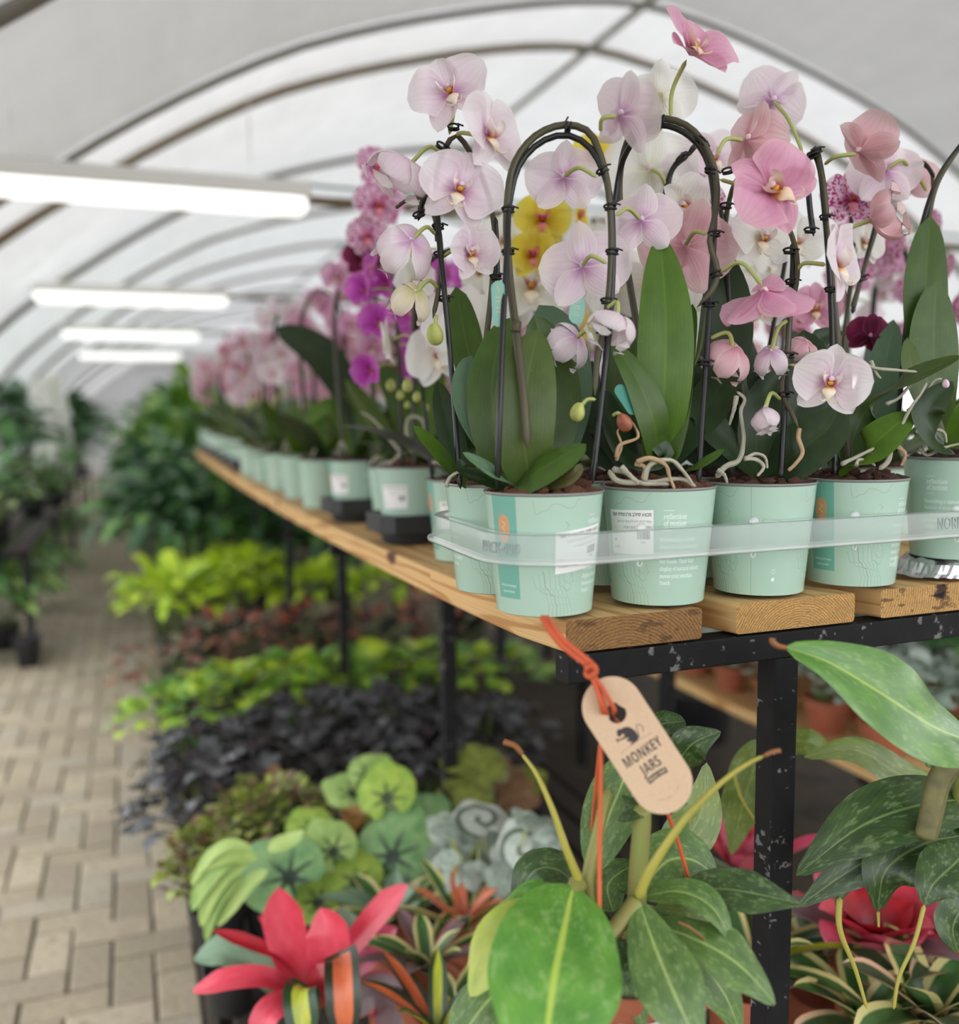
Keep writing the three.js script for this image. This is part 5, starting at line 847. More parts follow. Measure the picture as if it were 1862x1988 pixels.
  strand(t, 'tendril_tip', [[1014, 1464, 0.82], [1000, 1448, 0.82], [978, 1440, 0.825]], d, 0.0022, 0.003, hookM);
  strand(t, 'tendril', [[1238, 1745, 0.81], [1262, 1690, 0.8], [1330, 1590, 0.79], [1400, 1520, 0.78], [1450, 1484, 0.775], [1486, 1466, 0.77]], d, 0.0048, 0.0016, tendrilM);
  strand(t, 'tendril_tip', [[1484, 1467, 0.77], [1500, 1460, 0.77], [1516, 1457, 0.77]], d, 0.0018, 0.0022, hookM);
  strand(t, 'air_root', [[1316, 1790, 0.8], [1335, 1798, 0.795], [1355, 1812, 0.795], [1375, 1830, 0.8]], d, 0.0012, 0.0009, hookM);
}
{
  const t = thing('hanging_pitcher_plant', 'pitcher plant with a broad glossy light green leaf, hanging beyond the black table post', 'plant', at(1880, 1560, 1.0)), d = 0.95;
  const pc = at(1925, 1760, 1.02);
  put(t, 'pot', lathe([[0.001, -0.05], [0.042, -0.05], [0.05, 0.03], [0.053, 0.03], [0.055, 0.045], [0.051, 0.045], [0.048, 0.032]], 40).translate(pc.x, pc.y, pc.z), terra);
  strand(t, 'leaf_stem', [[1890, 1440, 0.93], [1850, 1475, 0.92], [1822, 1520, 0.92], [1808, 1580, 0.92], [1796, 1632, 0.92]], d, 0.0125, 0.0105, mat({ roughness: 0.6, map: tex(64, 128, (u, v) => mix3([128, 124, 72], [88, 82, 52], fbm(u * 14, v * 6, 8))) }));
  strand(t, 'leaf_stem', [[1910, 1720, 1.0], [1880, 1620, 0.98], [1862, 1560, 0.97], [1880, 1460, 0.95]], d, 0.008, 0.007, petioleM);
  blade(t, [[1890, 1442, 0.93], [1810, 1410, 0.88], [1700, 1340, 0.84], [1600, 1282, 0.82], [1522, 1256, 0.815]], d, 92, -16, 34, 'shiny', { peak: 0.5, fold: 0.18, wave: 0.02, base: 0.06 });
  strand(t, 'tendril_tip', [[1528, 1258, 0.815], [1510, 1254, 0.813], [1500, 1246, 0.813], [1500, 1238, 0.813]], d, 0.0022, 0.003, hookM);
  blade(t, [[1900, 1552, 0.98], [1800, 1560, 0.95], [1680, 1600, 0.94], [1545, 1700, 0.95]], d, 66, -6, 44, 'deep', { peak: 0.5, fold: 0.16 });
  blade(t, [[1870, 1598, 1.0], [1760, 1630, 0.98], [1650, 1690, 0.98], [1548, 1762, 0.99]], d, 44, 0, 30, 'deep', { peak: 0.5, fold: 0.2 });
  blade(t, [[1880, 1620, 0.98], [1790, 1640, 0.96], [1720, 1690, 0.955], [1704, 1770, 0.96]], d, 62, 0, 40, 'deep', { peak: 0.5 });
  blade(t, [[1780, 1640, 0.99], [1680, 1680, 0.98], [1640, 1720, 0.98], [1622, 1760, 0.98]], d, 26, 0, 30, 'deep', { peak: 0.5 });
  blade(t, [[1890, 1640, 0.93], [1850, 1680, 0.91], [1810, 1720, 0.905], [1794, 1758, 0.905]], d, 54, -10, 42, 'deep', { peak: 0.55 });
  blade(t, [[1900, 1720, 0.92], [1870, 1760, 0.91], [1850, 1800, 0.91], [1860, 1850, 0.91]], d, 40, 0, 30, 'deep', { peak: 0.55 });
  blade(t, [[1890, 1450, 1.0], [1850, 1440, 1.0], [1820, 1460, 1.0], [1800, 1490, 1.0]], d, 40, 0, 40, 'grey', { peak: 0.5 });
  blade(t, [[1880, 1540, 1.1], [1760, 1510, 1.1], [1660, 1456, 1.1], [1560, 1470, 1.1]], d, 34, 0, 30, 'moss', { peak: 0.55, wave: 0.1 });
  strand(t, 'tendril', [[1630, 1740, 0.98], [1630, 1800, 0.97], [1660, 1880, 0.97], [1684, 1960, 0.97]], d, 0.0036, 0.0016, tendrilM);
  strand(t, 'tendril', [[1795, 1756, 0.905], [1775, 1830, 0.9], [1745, 1900, 0.9], [1735, 1960, 0.9]], d, 0.0022, 0.0016, tendrilM);
  strand(t, 'tendril', [[1705, 1770, 0.96], [1706, 1800, 0.96]], d, 0.0018, 0.0012, tendrilM);
}
{
  const t = thing('hanging_pitcher_plant', 'olive wavy pitcher plant leaf hanging behind the black table post', 'plant', at(1460, 1600, 1.2)), d = 1.2;
  blade(t, [[1490, 1440, 1.2], [1462, 1500, 1.2], [1440, 1570, 1.2], [1420, 1660, 1.2]], d, 46, 0, 8, 'moss', { peak: 0.4, wave: 0.14, fold: 0.1 });
  strand(t, 'tendril', [[1424, 1500, 1.18], [1440, 1550, 1.18], [1465, 1590, 1.18], [1490, 1620, 1.18]], d, 0.0022, 0.0014, tendrilM);
  blade(t, [[1500, 1440, 1.25], [1560, 1440, 1.25], [1640, 1470, 1.25]], d, 30, 0, 40, 'moss', { peak: 0.4, wave: 0.12 });
}
// ---------------------------------------------------------------- low slatted bench that carries the foliage plants
const LOW = 0.2, slatM = mat({ color: rgb(58, 50, 42), roughness: 0.9 });
{
  const b = thing('low_bench', 'low dark slatted bench under the foliage plants beside the aisle', 'bench', V(0.7, 0, -3));
  for (let k = 0; k < 14; k++) { const x = 0.14 + k * 0.085; put(b, 'slat', box(x, x + 0.07, LOW - 0.022, LOW, -7.6, -1.05, 0.003), slatM); }
  for (const z of [-1.2, -2.6, -4.2, -5.8, -7.3]) { put(b, 'bearer', box(0.14, 1.32, LOW - 0.062, LOW - 0.023, z - 0.04, z, 0.003), slatM); for (const x of [0.16, 1.24]) put(b, 'leg', box(x, x + 0.05, 0, LOW - 0.063, z - 0.045, z + 0.005, 0.003), slatM); }
}
const potBlack = mat({ color: rgb(36, 36, 36), roughness: 0.6 });
const nurseryG = (r, h) => lathe([[0.001, 0.001], [r * 0.76, 0.001], [r * 0.96, h * 0.86], [r * 1.04, h * 0.87], [r * 1.06, h], [r * 0.98, h], [r * 0.95, h * 0.9], [0.001, h * 0.88]], 28);
// ---- leaf cards of the small kinds: rounded, pointed, lance
const unitLeaf = (w, peak, o = {}) => sheet({ spine: [V(0, 0, 0), V(0, 0.33, 0.05), V(0, 0.7, 0.03), V(0, 1, o.tip ?? -0.1)], nrm: V(0, 0, 1), width: leafW(w, peak, 0.1), fold: o.fold ?? 0.2, cup: o.cup ?? -0.1, wave: o.wave ?? 0.1, waves: o.waves ?? 3, nu: o.nu ?? 4, nv: o.nv ?? 7 });
const CARDS = { round: [unitLeaf(0.44, 0.48), unitLeaf(0.4, 0.5, { wave: 0.18, tip: -0.2 })], oval: [unitLeaf(0.3, 0.45), unitLeaf(0.27, 0.42, { tip: -0.25, wave: 0.16 })], lance: [unitLeaf(0.15, 0.42, { nu: 2, tip: -0.25 }), unitLeaf(0.13, 0.4, { nu: 2, tip: -0.35 })], frill: [unitLeaf(0.36, 0.5, { wave: 0.36, waves: 5, nv: 12 }), unitLeaf(0.32, 0.45, { wave: 0.42, waves: 4, nv: 12, tip: -0.3 })] };
const softLeaf = (a, b, v, sd, o = {}) => phys({ map: tex(96, 96, (u, w) => { const x = Math.abs(u - 0.5) * 2, n = fbm(u * 6, w * 6, sd), s = smooth(0.7, 1, Math.abs(Math.sin((w + x * 0.4) * 22))); let c = mix3(a, b, clamp(n * 1.6 - 0.3)); c = mix3(c, v, 0.45 * smooth(0.1, 0.02, x) + 0.16 * s); return c; }), roughness: 0.55, transmission: 0.2, thickness: 0, ...o });
const FM = {
  black: [softLeaf([62, 63, 65], [38, 38, 40], [92, 92, 94], 61, { roughness: 0.45, transmission: 0.02 }), softLeaf([100, 102, 104], [58, 59, 62], [124, 126, 128], 62, { roughness: 0.4, transmission: 0.02 }), softLeaf([62, 52, 54], [38, 34, 36], [86, 72, 74], 63, { roughness: 0.45, transmission: 0.02 })],
  lime: [softLeaf([170, 204, 54], [120, 172, 44], [206, 222, 90], 64), softLeaf([188, 208, 40], [146, 184, 40], [216, 222, 90], 65), softLeaf([104, 156, 52], [78, 130, 46], [160, 196, 84], 66)],
  rust: [softLeaf([152, 90, 70], [112, 62, 54], [176, 126, 96], 67), softLeaf([138, 122, 96], [108, 92, 78], [166, 144, 112], 68), softLeaf([186, 92, 56], [140, 62, 46], [196, 130, 86], 69), softLeaf([116, 122, 88], [94, 92, 66], [150, 146, 110], 70)],
  neon: [softLeaf([200, 222, 42], [170, 206, 40], [222, 232, 90], 71), softLeaf([184, 214, 40], [150, 192, 40], [216, 230, 90], 72)],
  green: [softLeaf([92, 146, 66], [60, 110, 50], [136, 176, 100], 73, { transmission: 0.3 }), softLeaf([122, 172, 84], [86, 138, 64], [166, 200, 120], 74, { transmission: 0.3 }), softLeaf([62, 106, 60], [42, 78, 44], [104, 140, 90], 75, { transmission: 0.3 })],
  dark: [softLeaf([72, 118, 76], [48, 86, 58], [108, 146, 104], 76, { transmission: 0.3 }), softLeaf([86, 132, 82], [58, 100, 64], [124, 160, 112], 77, { transmission: 0.3 })],
  moss: [softLeaf([172, 186, 72], [126, 142, 56], [196, 204, 100], 78), softLeaf([140, 152, 66], [104, 112, 52], [176, 180, 96], 79), softLeaf([150, 112, 84], [116, 86, 60], [170, 140, 100], 80)],
  pale: [softLeaf([196, 214, 128], [150, 184, 92], [214, 226, 160], 81), softLeaf([176, 200, 110], [128, 168, 84], [206, 218, 140], 82)],
  silver: [softLeaf([196, 204, 194], [150, 166, 152], [120, 140, 118], 83, { transmission: 0.06 }), softLeaf([174, 186, 172], [128, 146, 130], [104, 124, 100], 84, { transmission: 0.06 })],
  grey: [softLeaf([192, 204, 192], [152, 170, 156], [176, 186, 172], 85), softLeaf([170, 188, 174], [134, 154, 138], [160, 172, 156], 86)],
};
const aim = (o, d, up, spin) => { const y = d.clone().normalize(), z = up.clone().addScaledVector(y, -up.dot(y)).normalize(), x = V().crossVectors(y, z); o.quaternion.setFromRotationMatrix(new THREE.Matrix4().makeBasis(x, y, z)).multiply(new THREE.Quaternion().setFromAxisAngle(V(0, 1, 0), spin)); };
// a bushy pot plant: pot at its foot, stalks, and every leaf a part. r across, h high
function bush(name, label, category, { r = 0.17, h = 0.3, n = 60, size = 0.06, cards = 'round', mats, seed, pot = 0.075, group, flat = 0.5, merge = false, potM = potBlack }) {
  const t = thing(name, label, category, V(0, 0, 0), group), q = rng(seed), ph = pot * 1.5; if (pot) own(t, 'nursery_pot', nurseryG(pot, ph), potM);
  const bins = mats.map(() => []), stalks = [];
  for (let i = 0; i < n; i++) {
    const a = i * 2.39996 + q() * 0.5, s = Math.sqrt((i + 0.5) / n), rad = r * s * (0.82 + 0.3 * q()), y = ph * 0.7 + (h - ph * 0.7) * (0.35 + 0.65 * Math.sqrt(Math.max(0, 1 - s * s * 0.9))) * (0.8 + 0.25 * q()), p = V(Math.cos(a) * rad, y, Math.sin(a) * rad);
    const out = V(Math.cos(a + (q() - 0.5)), flat * (1.2 - s) + (q() - 0.6) * 0.5, Math.sin(a + (q() - 0.5))), k = size * (0.65 + 0.6 * q()), g = CARDS[cards][i % 2], mi = Math.floor(q() * mats.length);
    const o = new THREE.Mesh(g, mats[mi]); o.name = 'leaf'; o.position.copy(p); aim(o, out, V((q() - 0.5) * 0.7, 1, (q() - 0.5) * 0.7), 0); o.scale.setScalar(k);
    if (merge) { o.updateMatrix(); bins[mi].push(g.clone().applyMatrix4(o.matrix)); } else { o.castShadow = o.receiveShadow = true; t.add(o); }
    if (i % 3 === 0) stalks.push(tube([V(p.x * 0.15, ph * 0.6, p.z * 0.15), V(p.x * 0.5, lerp(ph * 0.6, p.y, 0.65), p.z * 0.5), p], 0.0016 + h * 0.004, 4, 4));
  }
  if (merge) bins.forEach((b, i) => b.length && own(t, 'foliage', mergeGeometries(b), mats[i], true));
  own(t, 'stalks', mergeGeometries(stalks), greenStem, true);
  return t;
}
const onLow = (px, py, d, h) => { const p = at(px, py, d); return { p: V(p.x, LOW + 0.001, p.z), k: Math.max(0.35, (p.y - LOW) / h) }; };
// places copies of one bush so that the top of each stands where the photograph shows it
function colony(o, spots, labels) {
  let first; spots.forEach(([px, py, d], i) => { const { p, k } = onLow(px, py, d, o.h), turn = i * 2.1; if (!first) { first = bush(o.name, labels[i], o.category, o); first.position.copy(p); first.rotation.y = turn; first.scale.set(1, k, 1); } else copyOf(first, p, turn, 1, labels[i]).scale.set(1, k, 1); });
}
const near5 = (s, n) => ['nearest', 'second nearest', 'third nearest', 'fourth nearest', 'fifth nearest', 'sixth nearest', 'seventh nearest', 'eighth nearest', 'ninth nearest', 'farthest'].slice(0, n).map((o) => s.replace('#', o));
colony({ name: 'black_foliage_plant', category: 'plant', mats: FM.black, cards: 'frill', n: 74, size: 0.075, r: 0.2, h: 0.29, seed: 201, group: 'black-leaved plants beside the aisle', flat: 0.35 },
  [[420, 1500, 2.3], [560, 1440, 2.42], [690, 1445, 2.45], [830, 1440, 2.5], [440, 1410, 2.58], [600, 1362, 2.72], [760, 1355, 2.76], [930, 1370, 2.75]],
  ['black leafy plant at the paving edge just behind the mossy green plant', 'black leafy plant directly behind the mossy green cushion', 'black leafy plant behind the veined begonia leaves', 'black leafy plant beside the second table leg from the front', 'black leafy plant overhanging the paving in front of lime leaves', 'black leafy plant touching the lime plants at the middle of the bed', 'black leafy plant deep under the table behind the lime leaves', 'black leafy plant deepest under the table beyond the table leg']);
colony({ name: 'lime_foliage_plant', category: 'plant', mats: FM.lime, cards: 'round', n: 48, size: 0.085, r: 0.2, h: 0.27, seed: 211, group: 'lime-leaved plants beside the aisle' },
  [[350, 1345, 2.95], [455, 1305, 3.05], [590, 1275, 3.2], [700, 1275, 3.25], [820, 1262, 3.35], [945, 1262, 3.4]],
  ['lime green plant spilling over the paving edge', 'lime green plant second from the paving edge, between black and rust leaves', 'lime green plant in front of the rust coleus, third from the paving', 'lime green plant right at the thin second table leg', 'lime green plant between the two visible table legs', 'lime green plant farthest in under the table']);
colony({ name: 'rust_coleus', category: 'plant', mats: FM.rust, cards: 'oval', n: 60, size: 0.075, r: 0.24, h: 0.29, seed: 221, group: 'rust-coloured coleus beside the aisle' },
  [[330, 1255, 3.5], [450, 1200, 3.7], [580, 1185, 3.85], [720, 1180, 3.9], [860, 1160, 4.0]],
  ['rust red coleus hanging over the paving edge', 'rust brown coleus in front of the neon yellow fern', 'rust brown coleus in the middle of its row', 'rust brown coleus beside the thin table leg', 'rust orange coleus under the table plank edge']);
colony({ name: 'neon_fern', category: 'fern', mats: FM.neon, cards: 'oval', n: 60, size: 0.12, r: 0.21, h: 0.3, seed: 231, group: 'neon yellow-green ferns', flat: 0.8 },
  [[330, 1115, 4.3], [400, 1105, 4.5], [610, 1110, 4.7], [760, 1100, 4.7], [465, 1080, 4.9]],
  ['neon yellow-green fern leaning over the aisle', 'neon yellow-green fern just behind the one leaning over the aisle', 'neon yellow-green fern under the table between its far legs', 'neon yellow-green fern deep under the table by the orange coleus', 'single upright neon yellow-green fern in front of dark leaves']);
const tallMats = FM.green, darkMats = FM.dark;
colony({ name: 'tall_foliage_plant', category: 'plant', mats: [...FM.green, ...FM.dark], cards: 'lance', n: 110, size: 0.3, r: 0.3, h: 0.6, seed: 241, pot: 0.1, group: 'tall green plants past the neon ferns', flat: 1.0 },
  [[330, 965, 5.4], [420, 950, 5.6], [520, 985, 5.6], [640, 1010, 5.6], [330, 905, 6.4], [440, 900, 6.6]],
  ['tall green plant at the aisle side behind the neon ferns', 'tall green plant under the far end of the table', 'tall green plant under the table, second from its far end', 'tall green plant under the table behind the far legs', 'tall green plant just past the table end at the aisle', 'tall green plant behind the table end, away from the aisle']);
{ // beyond the table: shrubs standing on the ground
  const o = { name: 'green_shrub', category: 'shrub', mats: [FM.green[0], FM.green[1], FM.lime[2], FM.lime[0], FM.pale[1]], cards: 'lance', n: 170, size: 0.34, r: 0.45, h: 1.0, seed: 251, pot: 0.16, group: 'shrubs beyond the table', flat: 1.0, merge: true };
  const spots = [[350, 830, 7.6, 0.9], [400, 790, 8.2, 1.05], [420, 775, 8.4, 1.1], [520, 790, 8.6, 1.05], [640, 800, 8.8, 1], [350, 815, 10, 0.95], [365, 775, 12.5, 1.1]], lab = ['green shrub at the aisle just beyond the table end', 'green shrub behind the table end orchids, nearest the aisle', 'green shrub behind the table end, second from the aisle', 'green shrub behind the table end, third from the aisle', 'green shrub behind the table end, fourth from the aisle', 'green shrub along the aisle farther than the table', 'tallest green shrub far along the aisle before the doorway'];
  let first; spots.forEach(([px, py, d, s], i) => { const p = at(px, py, d), k = p.y / o.h; p.y = 0; if (!first) { first = bush(o.name, lab[i], o.category, o); first.position.copy(p); first.scale.set(s, k, s); } else copyOf(first, p, i * 1.7, 1, lab[i]).scale.set(s, k, s); });
}
// ---------------------------------------------------------------- near foliage, each leaf measured
const dish = (outline, cup = 0.12, rings = 5, seg = 32) => { const pos = [0, 0, 0], uv = [0.5, 0.5], idx = []; for (let j = 1; j <= rings; j++) for (let i = 0; i < seg; i++) { const a = i / seg * 6.28318, q = j / rings, R2 = outline(a) * q, x = Math.sin(a) * R2, y = -Math.cos(a) * R2; pos.push(x, y, -cup * q * q + 0.05 * Math.abs(x) + 0.03 * Math.sin(a * 7) * q * q); uv.push(0.5 + x * 0.45, 0.5 + y * 0.45); } for (let i = 0; i < seg; i++) idx.push(0, 1 + i, 1 + (i + 1) % seg); for (let j = 0; j < rings - 1; j++) for (let i = 0; i < seg; i++) { const a = 1 + j * seg + i, b = 1 + j * seg + (i + 1) % seg; idx.push(a, a + seg, b, b, a + seg, b + seg); } const g = new THREE.BufferGeometry(); g.setAttribute('position', new THREE.Float32BufferAttribute(pos, 3)); g.setAttribute('uv', new THREE.Float32BufferAttribute(uv, 2)); g.setIndex(idx); g.computeVertexNormals(); return g; };
const heart = dish((a) => { const k = Math.abs(Math.atan2(Math.sin(a), Math.cos(a))); return (0.5 + 0.5 * smooth(0, 0.5, k)) * (1 + 0.22 * smooth(2.6, 3.14, k)); });
const veinTex = (edge, mid, dk, sd) => phys({ roughness: 0.55, transmission: 0.16, thickness: 0, bumpMap: petalBump, bumpScale: 0.001, map: tex(160, 160, (u, v) => { const x = (u - 0.5) / 0.45, y = (v - 0.5) / 0.45 + 0.28, a = Math.atan2(x, y), q = Math.hypot(x, y), ray = Math.pow(Math.abs(Math.cos(a * 3.5)), 6), n = fbm(u * 9, v * 9, sd); let c = mix3(edge, mid, clamp(n * 1.5 - 0.25)); c = mix3(c, dk, smooth(0.2 + 0.7 * ray, 0.08, q - 0.1 * n) * 0.95); return c; }) });
const begM = [veinTex([188, 214, 128], [138, 178, 96], [40, 58, 40], 91), veinTex([158, 196, 130], [104, 152, 98], [38, 56, 44], 92), veinTex([180, 206, 88], [140, 176, 70], [52, 66, 40], 93)];
const spiralM = phys({ roughness: 0.5, transmission: 0.05, thickness: 0, map: tex(160, 160, (u, v) => { const x = (u - 0.5) / 0.45, y = (v - 0.5) / 0.45, a = Math.atan2(y, x), q = Math.hypot(x, y), s = Math.sin(a - q * 9), n = fbm(u * 9, v * 9, 5); return mix3(mix3([208, 214, 204], [170, 182, 170], n), [84, 98, 80], smooth(0.35, 0.8, s) * 0.85); }) });
function plate(t, x, y, d, rpx, az, el, roll, m, g = heart) { const o = own(t, 'leaf', g, m); o.position.copy(at(x, y, d)).sub(t.position); o.quaternion.copy(basis(dir(az, el), roll)); o.scale.setScalar(rpx * d / F); const foot = V(t.userData.foot.x, t.userData.foot.y, t.userData.foot.z), p = at(x, y, d); put(t, 'leaf_stalk', tube([p, p.clone().lerp(foot, 0.45).add(V(0, 0.03, 0)), foot], 0.0022, 8, 5), stalkM); }
function potted(name, label, category, px, py, d, group, pm = potBlack, pr2 = 0.06) { const p = at(px, py, d); p.y = LOW + 0.001; const t = thing(name, label, category, p, group); own(t, 'nursery_pot', nurseryG(pr2, pr2 * 1.7), pm); t.userData.foot = { x: p.x, y: LOW + pr2 * 1.6, z: p.z }; return t; }
{
  const t = potted('veined_begonia', 'begonia with round pale green leaves and dark star-shaped veins', 'plant', 700, 1640, 1.95);
  for (const a of [[750, 1535, 1.92, 58, -10, 40, 20, 2], [672, 1535, 1.96, 42, 20, 50, 60, 0], [770, 1642, 1.85, 78, -5, 42, -15, 1], [640, 1640, 1.82, 54, 10, 44, 30, 0], [545, 1690, 1.76, 84, -10, 52, 60, 1], [830, 1600, 1.95, 60, 30, 30, -50, 1], [600, 1600, 1.9, 46, 0, 60, 40, 2], [720, 1500, 2.0, 46, 10, 50, -40, 0], [690, 1700, 1.8, 54, 0, 50, 10, 2], [800, 1700, 1.85, 54, 20, 40, -40, 1], [610, 1740, 1.78, 52, 0, 40, 40, 2]]) plate(t, a[0], a[1], a[2], a[3], a[4], a[5], a[6], begM[a[7]]);
  const c = at(688, 1588, 1.9); put(t, 'curled_leaf', lathe([[0.006, -0.03], [0.02, -0.01], [0.03, 0.012], [0.027, 0.013], [0.018, -0.006]], 18).translate(c.x, c.y, c.z), softLeaf([176, 128, 60], [130, 90, 46], [190, 150, 80], 95));
}
{
  const t = potted('silver_begonia', 'silver leaved begonia with spiral markings, under the table behind the hanging plant', 'plant', 960, 1660, 1.75);
  plate(t, 935, 1588, 1.72, 56, 20, 70, 10, spiralM); plate(t, 1015, 1645, 1.64, 50, -5, 30, 30, spiralM);
  const q = rng(301); for (let i = 0; i < 60; i++) plate(t, 850 + q() * 230, 1585 + q() * 150, 1.6 + q() * 0.24, 18 + q() * 16, (q() - 0.5) * 80, 20 + q() * 50, q() * 360, FM.silver[i % 2]);
}
{
  const t = potted('bronze_begonia', 'begonia with olive and bronze ribbed leaves beside the table leg', 'plant', 940, 1540, 2.1), q = rng(303);
  for (let i = 0; i < 12; i++) plate(t, 890 + q() * 130, 1470 + q() * 90, 2.0 + q() * 0.2, 32 + q() * 18, (q() - 0.5) * 60, 30 + q() * 40, q() * 360, i % 3 ? FM.moss[1] : FM.moss[2]);
}
colony({ name: 'mossy_foliage_plant', category: 'plant', mats: FM.moss, cards: 'round', n: 250, size: 0.03, r: 0.155, h: 0.26, seed: 261, pot: 0.07, flat: 0.9 }, [[520, 1530, 2.02]], ['mossy yellow-green cushion of tiny leaves in front of the black plants']);
colony({ name: 'mossy_foliage_plant', category: 'plant', mats: FM.moss, cards: 'round', n: 160, size: 0.03, r: 0.11, h: 0.2, seed: 262, pot: 0.06, flat: 0.9 }, [[418, 1615, 1.95]], ['smaller mossy yellow-green cushion with a brown tuft at the paving edge']);
{
  const t = potted('pale_leaf_plant', 'plant with long pale green leaves drooping over the paving edge', 'plant', 440, 1720, 1.8, null, potBlack, 0.05), q = rng(305);
  const bl = (pts, hw) => put(t, 'leaf', sheet({ spine: vlist(pts, 1.7), nrm: dir(0, 45), width: leafW(hw * 1.7 / F, 0.45), fold: 0.25, nu: 6, nv: 12, thick: 0.0006 }), FM.pale[Math.floor(q() * 2)]);
  bl([[470, 1660], [430, 1680], [395, 1720], [372, 1770]], 22); bl([[480, 1680], [440, 1700], [405, 1750], [390, 1800]], 20); bl([[500, 1670], [460, 1660], [420, 1670], [380, 1690]], 18); bl([[470, 1700], [430, 1740], [410, 1780], [400, 1830]], 16); bl([[490, 1650], [450, 1640], [410, 1660], [370, 1720]], 14); bl([[520, 1690], [480, 1720], [450, 1760], [420, 1800]], 18); bl([[520, 1650], [540, 1640], [570, 1630], [590, 1612]], 18);
}
// ---------------------------------------------------------------- bromeliads
const bromTex = (c0, c1, edge, base, sd, st = 0) => phys({ roughness: 0.4, transmission: 0.12, thickness: 0, clearcoat: 0.25, clearcoatRoughness: 0.3, map: tex(96, 192, (u, v) => { const x = Math.abs(u - 0.5) * 2, n = fbm(u * 6, v * 8, sd), l = 0.5 + 0.5 * Math.sin(u * 60); let c = mix3(c0, c1, clamp(n * 1.4 - 0.2 + 0.12 * l)); if (st) c = mix3(c, edge, smooth(st - 0.06, st + 0.06, x)); c = mix3(base, c, smooth(0.0, 0.4, v + 0.15 * n)); return c; }) });
const BR = {
  red: bromTex([232, 84, 102], [212, 52, 74], [0, 0, 0], [168, 60, 56], 111), crimson: bromTex([200, 30, 48], [160, 26, 40], [0, 0, 0], [120, 60, 40], 112), rose: bromTex([236, 110, 136], [206, 70, 104], [0, 0, 0], [150, 110, 110], 113),
  striped: bromTex([222, 120, 64], [200, 92, 56], [40, 48, 28], [150, 150, 60], 114, 0.55), lemon: bromTex([214, 206, 60], [160, 176, 50], [36, 66, 34], [90, 110, 40], 115, 0.5), margin: bromTex([92, 132, 66], [60, 104, 54], [232, 222, 150], [190, 190, 120], 116, 0.62), marginPink: bromTex([84, 104, 66], [60, 84, 56], [236, 196, 160], [200, 170, 130], 117, 0.7), mauve: bromTex([158, 128, 132], [120, 104, 106], [190, 70, 90], [110, 100, 90], 118, 0.86), sage: bromTex([150, 176, 148], [112, 146, 116], [0, 0, 0], [100, 130, 90], 119), spike: bromTex([222, 84, 76], [214, 150, 84], [0, 0, 0], [200, 150, 80], 120),
};
function strap(t, pts, d, hw, az, el, m, o = {}) { const dm = pts.reduce((s, p) => s + (p[2] ?? d), 0) / pts.length; return put(t, 'leaf', sheet({ spine: vlist(pts, d), nrm: dir(az, el), width: (u) => hw * dm / F * (0.72 + 0.3 * Math.sin(u * 2.4)) * Math.pow(clamp((1 - u) / 0.22), 0.6), fold: o.fold ?? 0.22, cup: 0.12, nu: 8, nv: 18, thick: 0.0008, wave: 0.03 }), BR[m]); }
{
  const t = potted('red_bromeliad', 'red bromeliad with upright scarlet leaves beside the paving', 'bromeliad', 610, 1960, 1.5, null, terra, 0.065), d = 1.48;
  strap(t, [[600, 1930], [572, 1860], [552, 1790], [540, 1722]], d, 40, 5, 12, 'red'); strap(t, [[640, 1930, 1.46], [640, 1870, 1.44], [640, 1810, 1.44], [622, 1762, 1.45]], d, 44, -10, 10, 'red');
  strap(t, [[655, 1880], [690, 1830], [735, 1775], [792, 1716]], d, 26, -10, 40, 'red'); strap(t, [[680, 1900, 1.54], [712, 1860, 1.55], [742, 1825, 1.56], [770, 1800, 1.56]], d, 26, -10, 30, 'rose');
  strap(t, [[590, 1900, 1.5], [540, 1855, 1.47], [478, 1830, 1.46], [412, 1806, 1.46]], d, 15, 10, 60, 'crimson'); strap(t, [[585, 1935, 1.46], [510, 1900, 1.42], [440, 1905, 1.4], [372, 1926, 1.4]], d, 24, 0, 55, 'red');
  strap(t, [[590, 1960, 1.42], [550, 1950, 1.38], [520, 1970, 1.36], [500, 2030, 1.35]], d, 28, 0, 50, 'red'); strap(t, [[630, 1955, 1.45], [625, 1920, 1.42], [622, 1895, 1.42], [614, 1872, 1.43]], d, 36, 0, 20, 'crimson');
  strap(t, [[600, 1960, 1.4], [588, 1920, 1.36], [582, 1930, 1.34], [596, 2030, 1.32]], d, 32, 0, 45, 'lemon'); strap(t, [[660, 1960, 1.42], [664, 1860, 1.38], [666, 1900, 1.34], [672, 2040, 1.32]], d, 34, 0, 40, 'striped');
  strap(t, [[690, 1950], [730, 1925], [760, 1945], [756, 2010]], d, 40, 0, 40, 'mauve'); strap(t, [[560, 1930, 1.55], [500, 1880, 1.55], [440, 1850, 1.55], [376, 1862, 1.55]], d, 36, 0, 60, 'sage'); strap(t, [[690, 1920, 1.6], [680, 1840, 1.62], [672, 1790, 1.62], [660, 1760, 1.62]], d, 30, 0, 15, 'sage'); strap(t, [[620, 1900, 1.55], [590, 1840, 1.56], [560, 1800, 1.56], [500, 1780, 1.56]], d, 22, 0, 30, 'crimson');
}
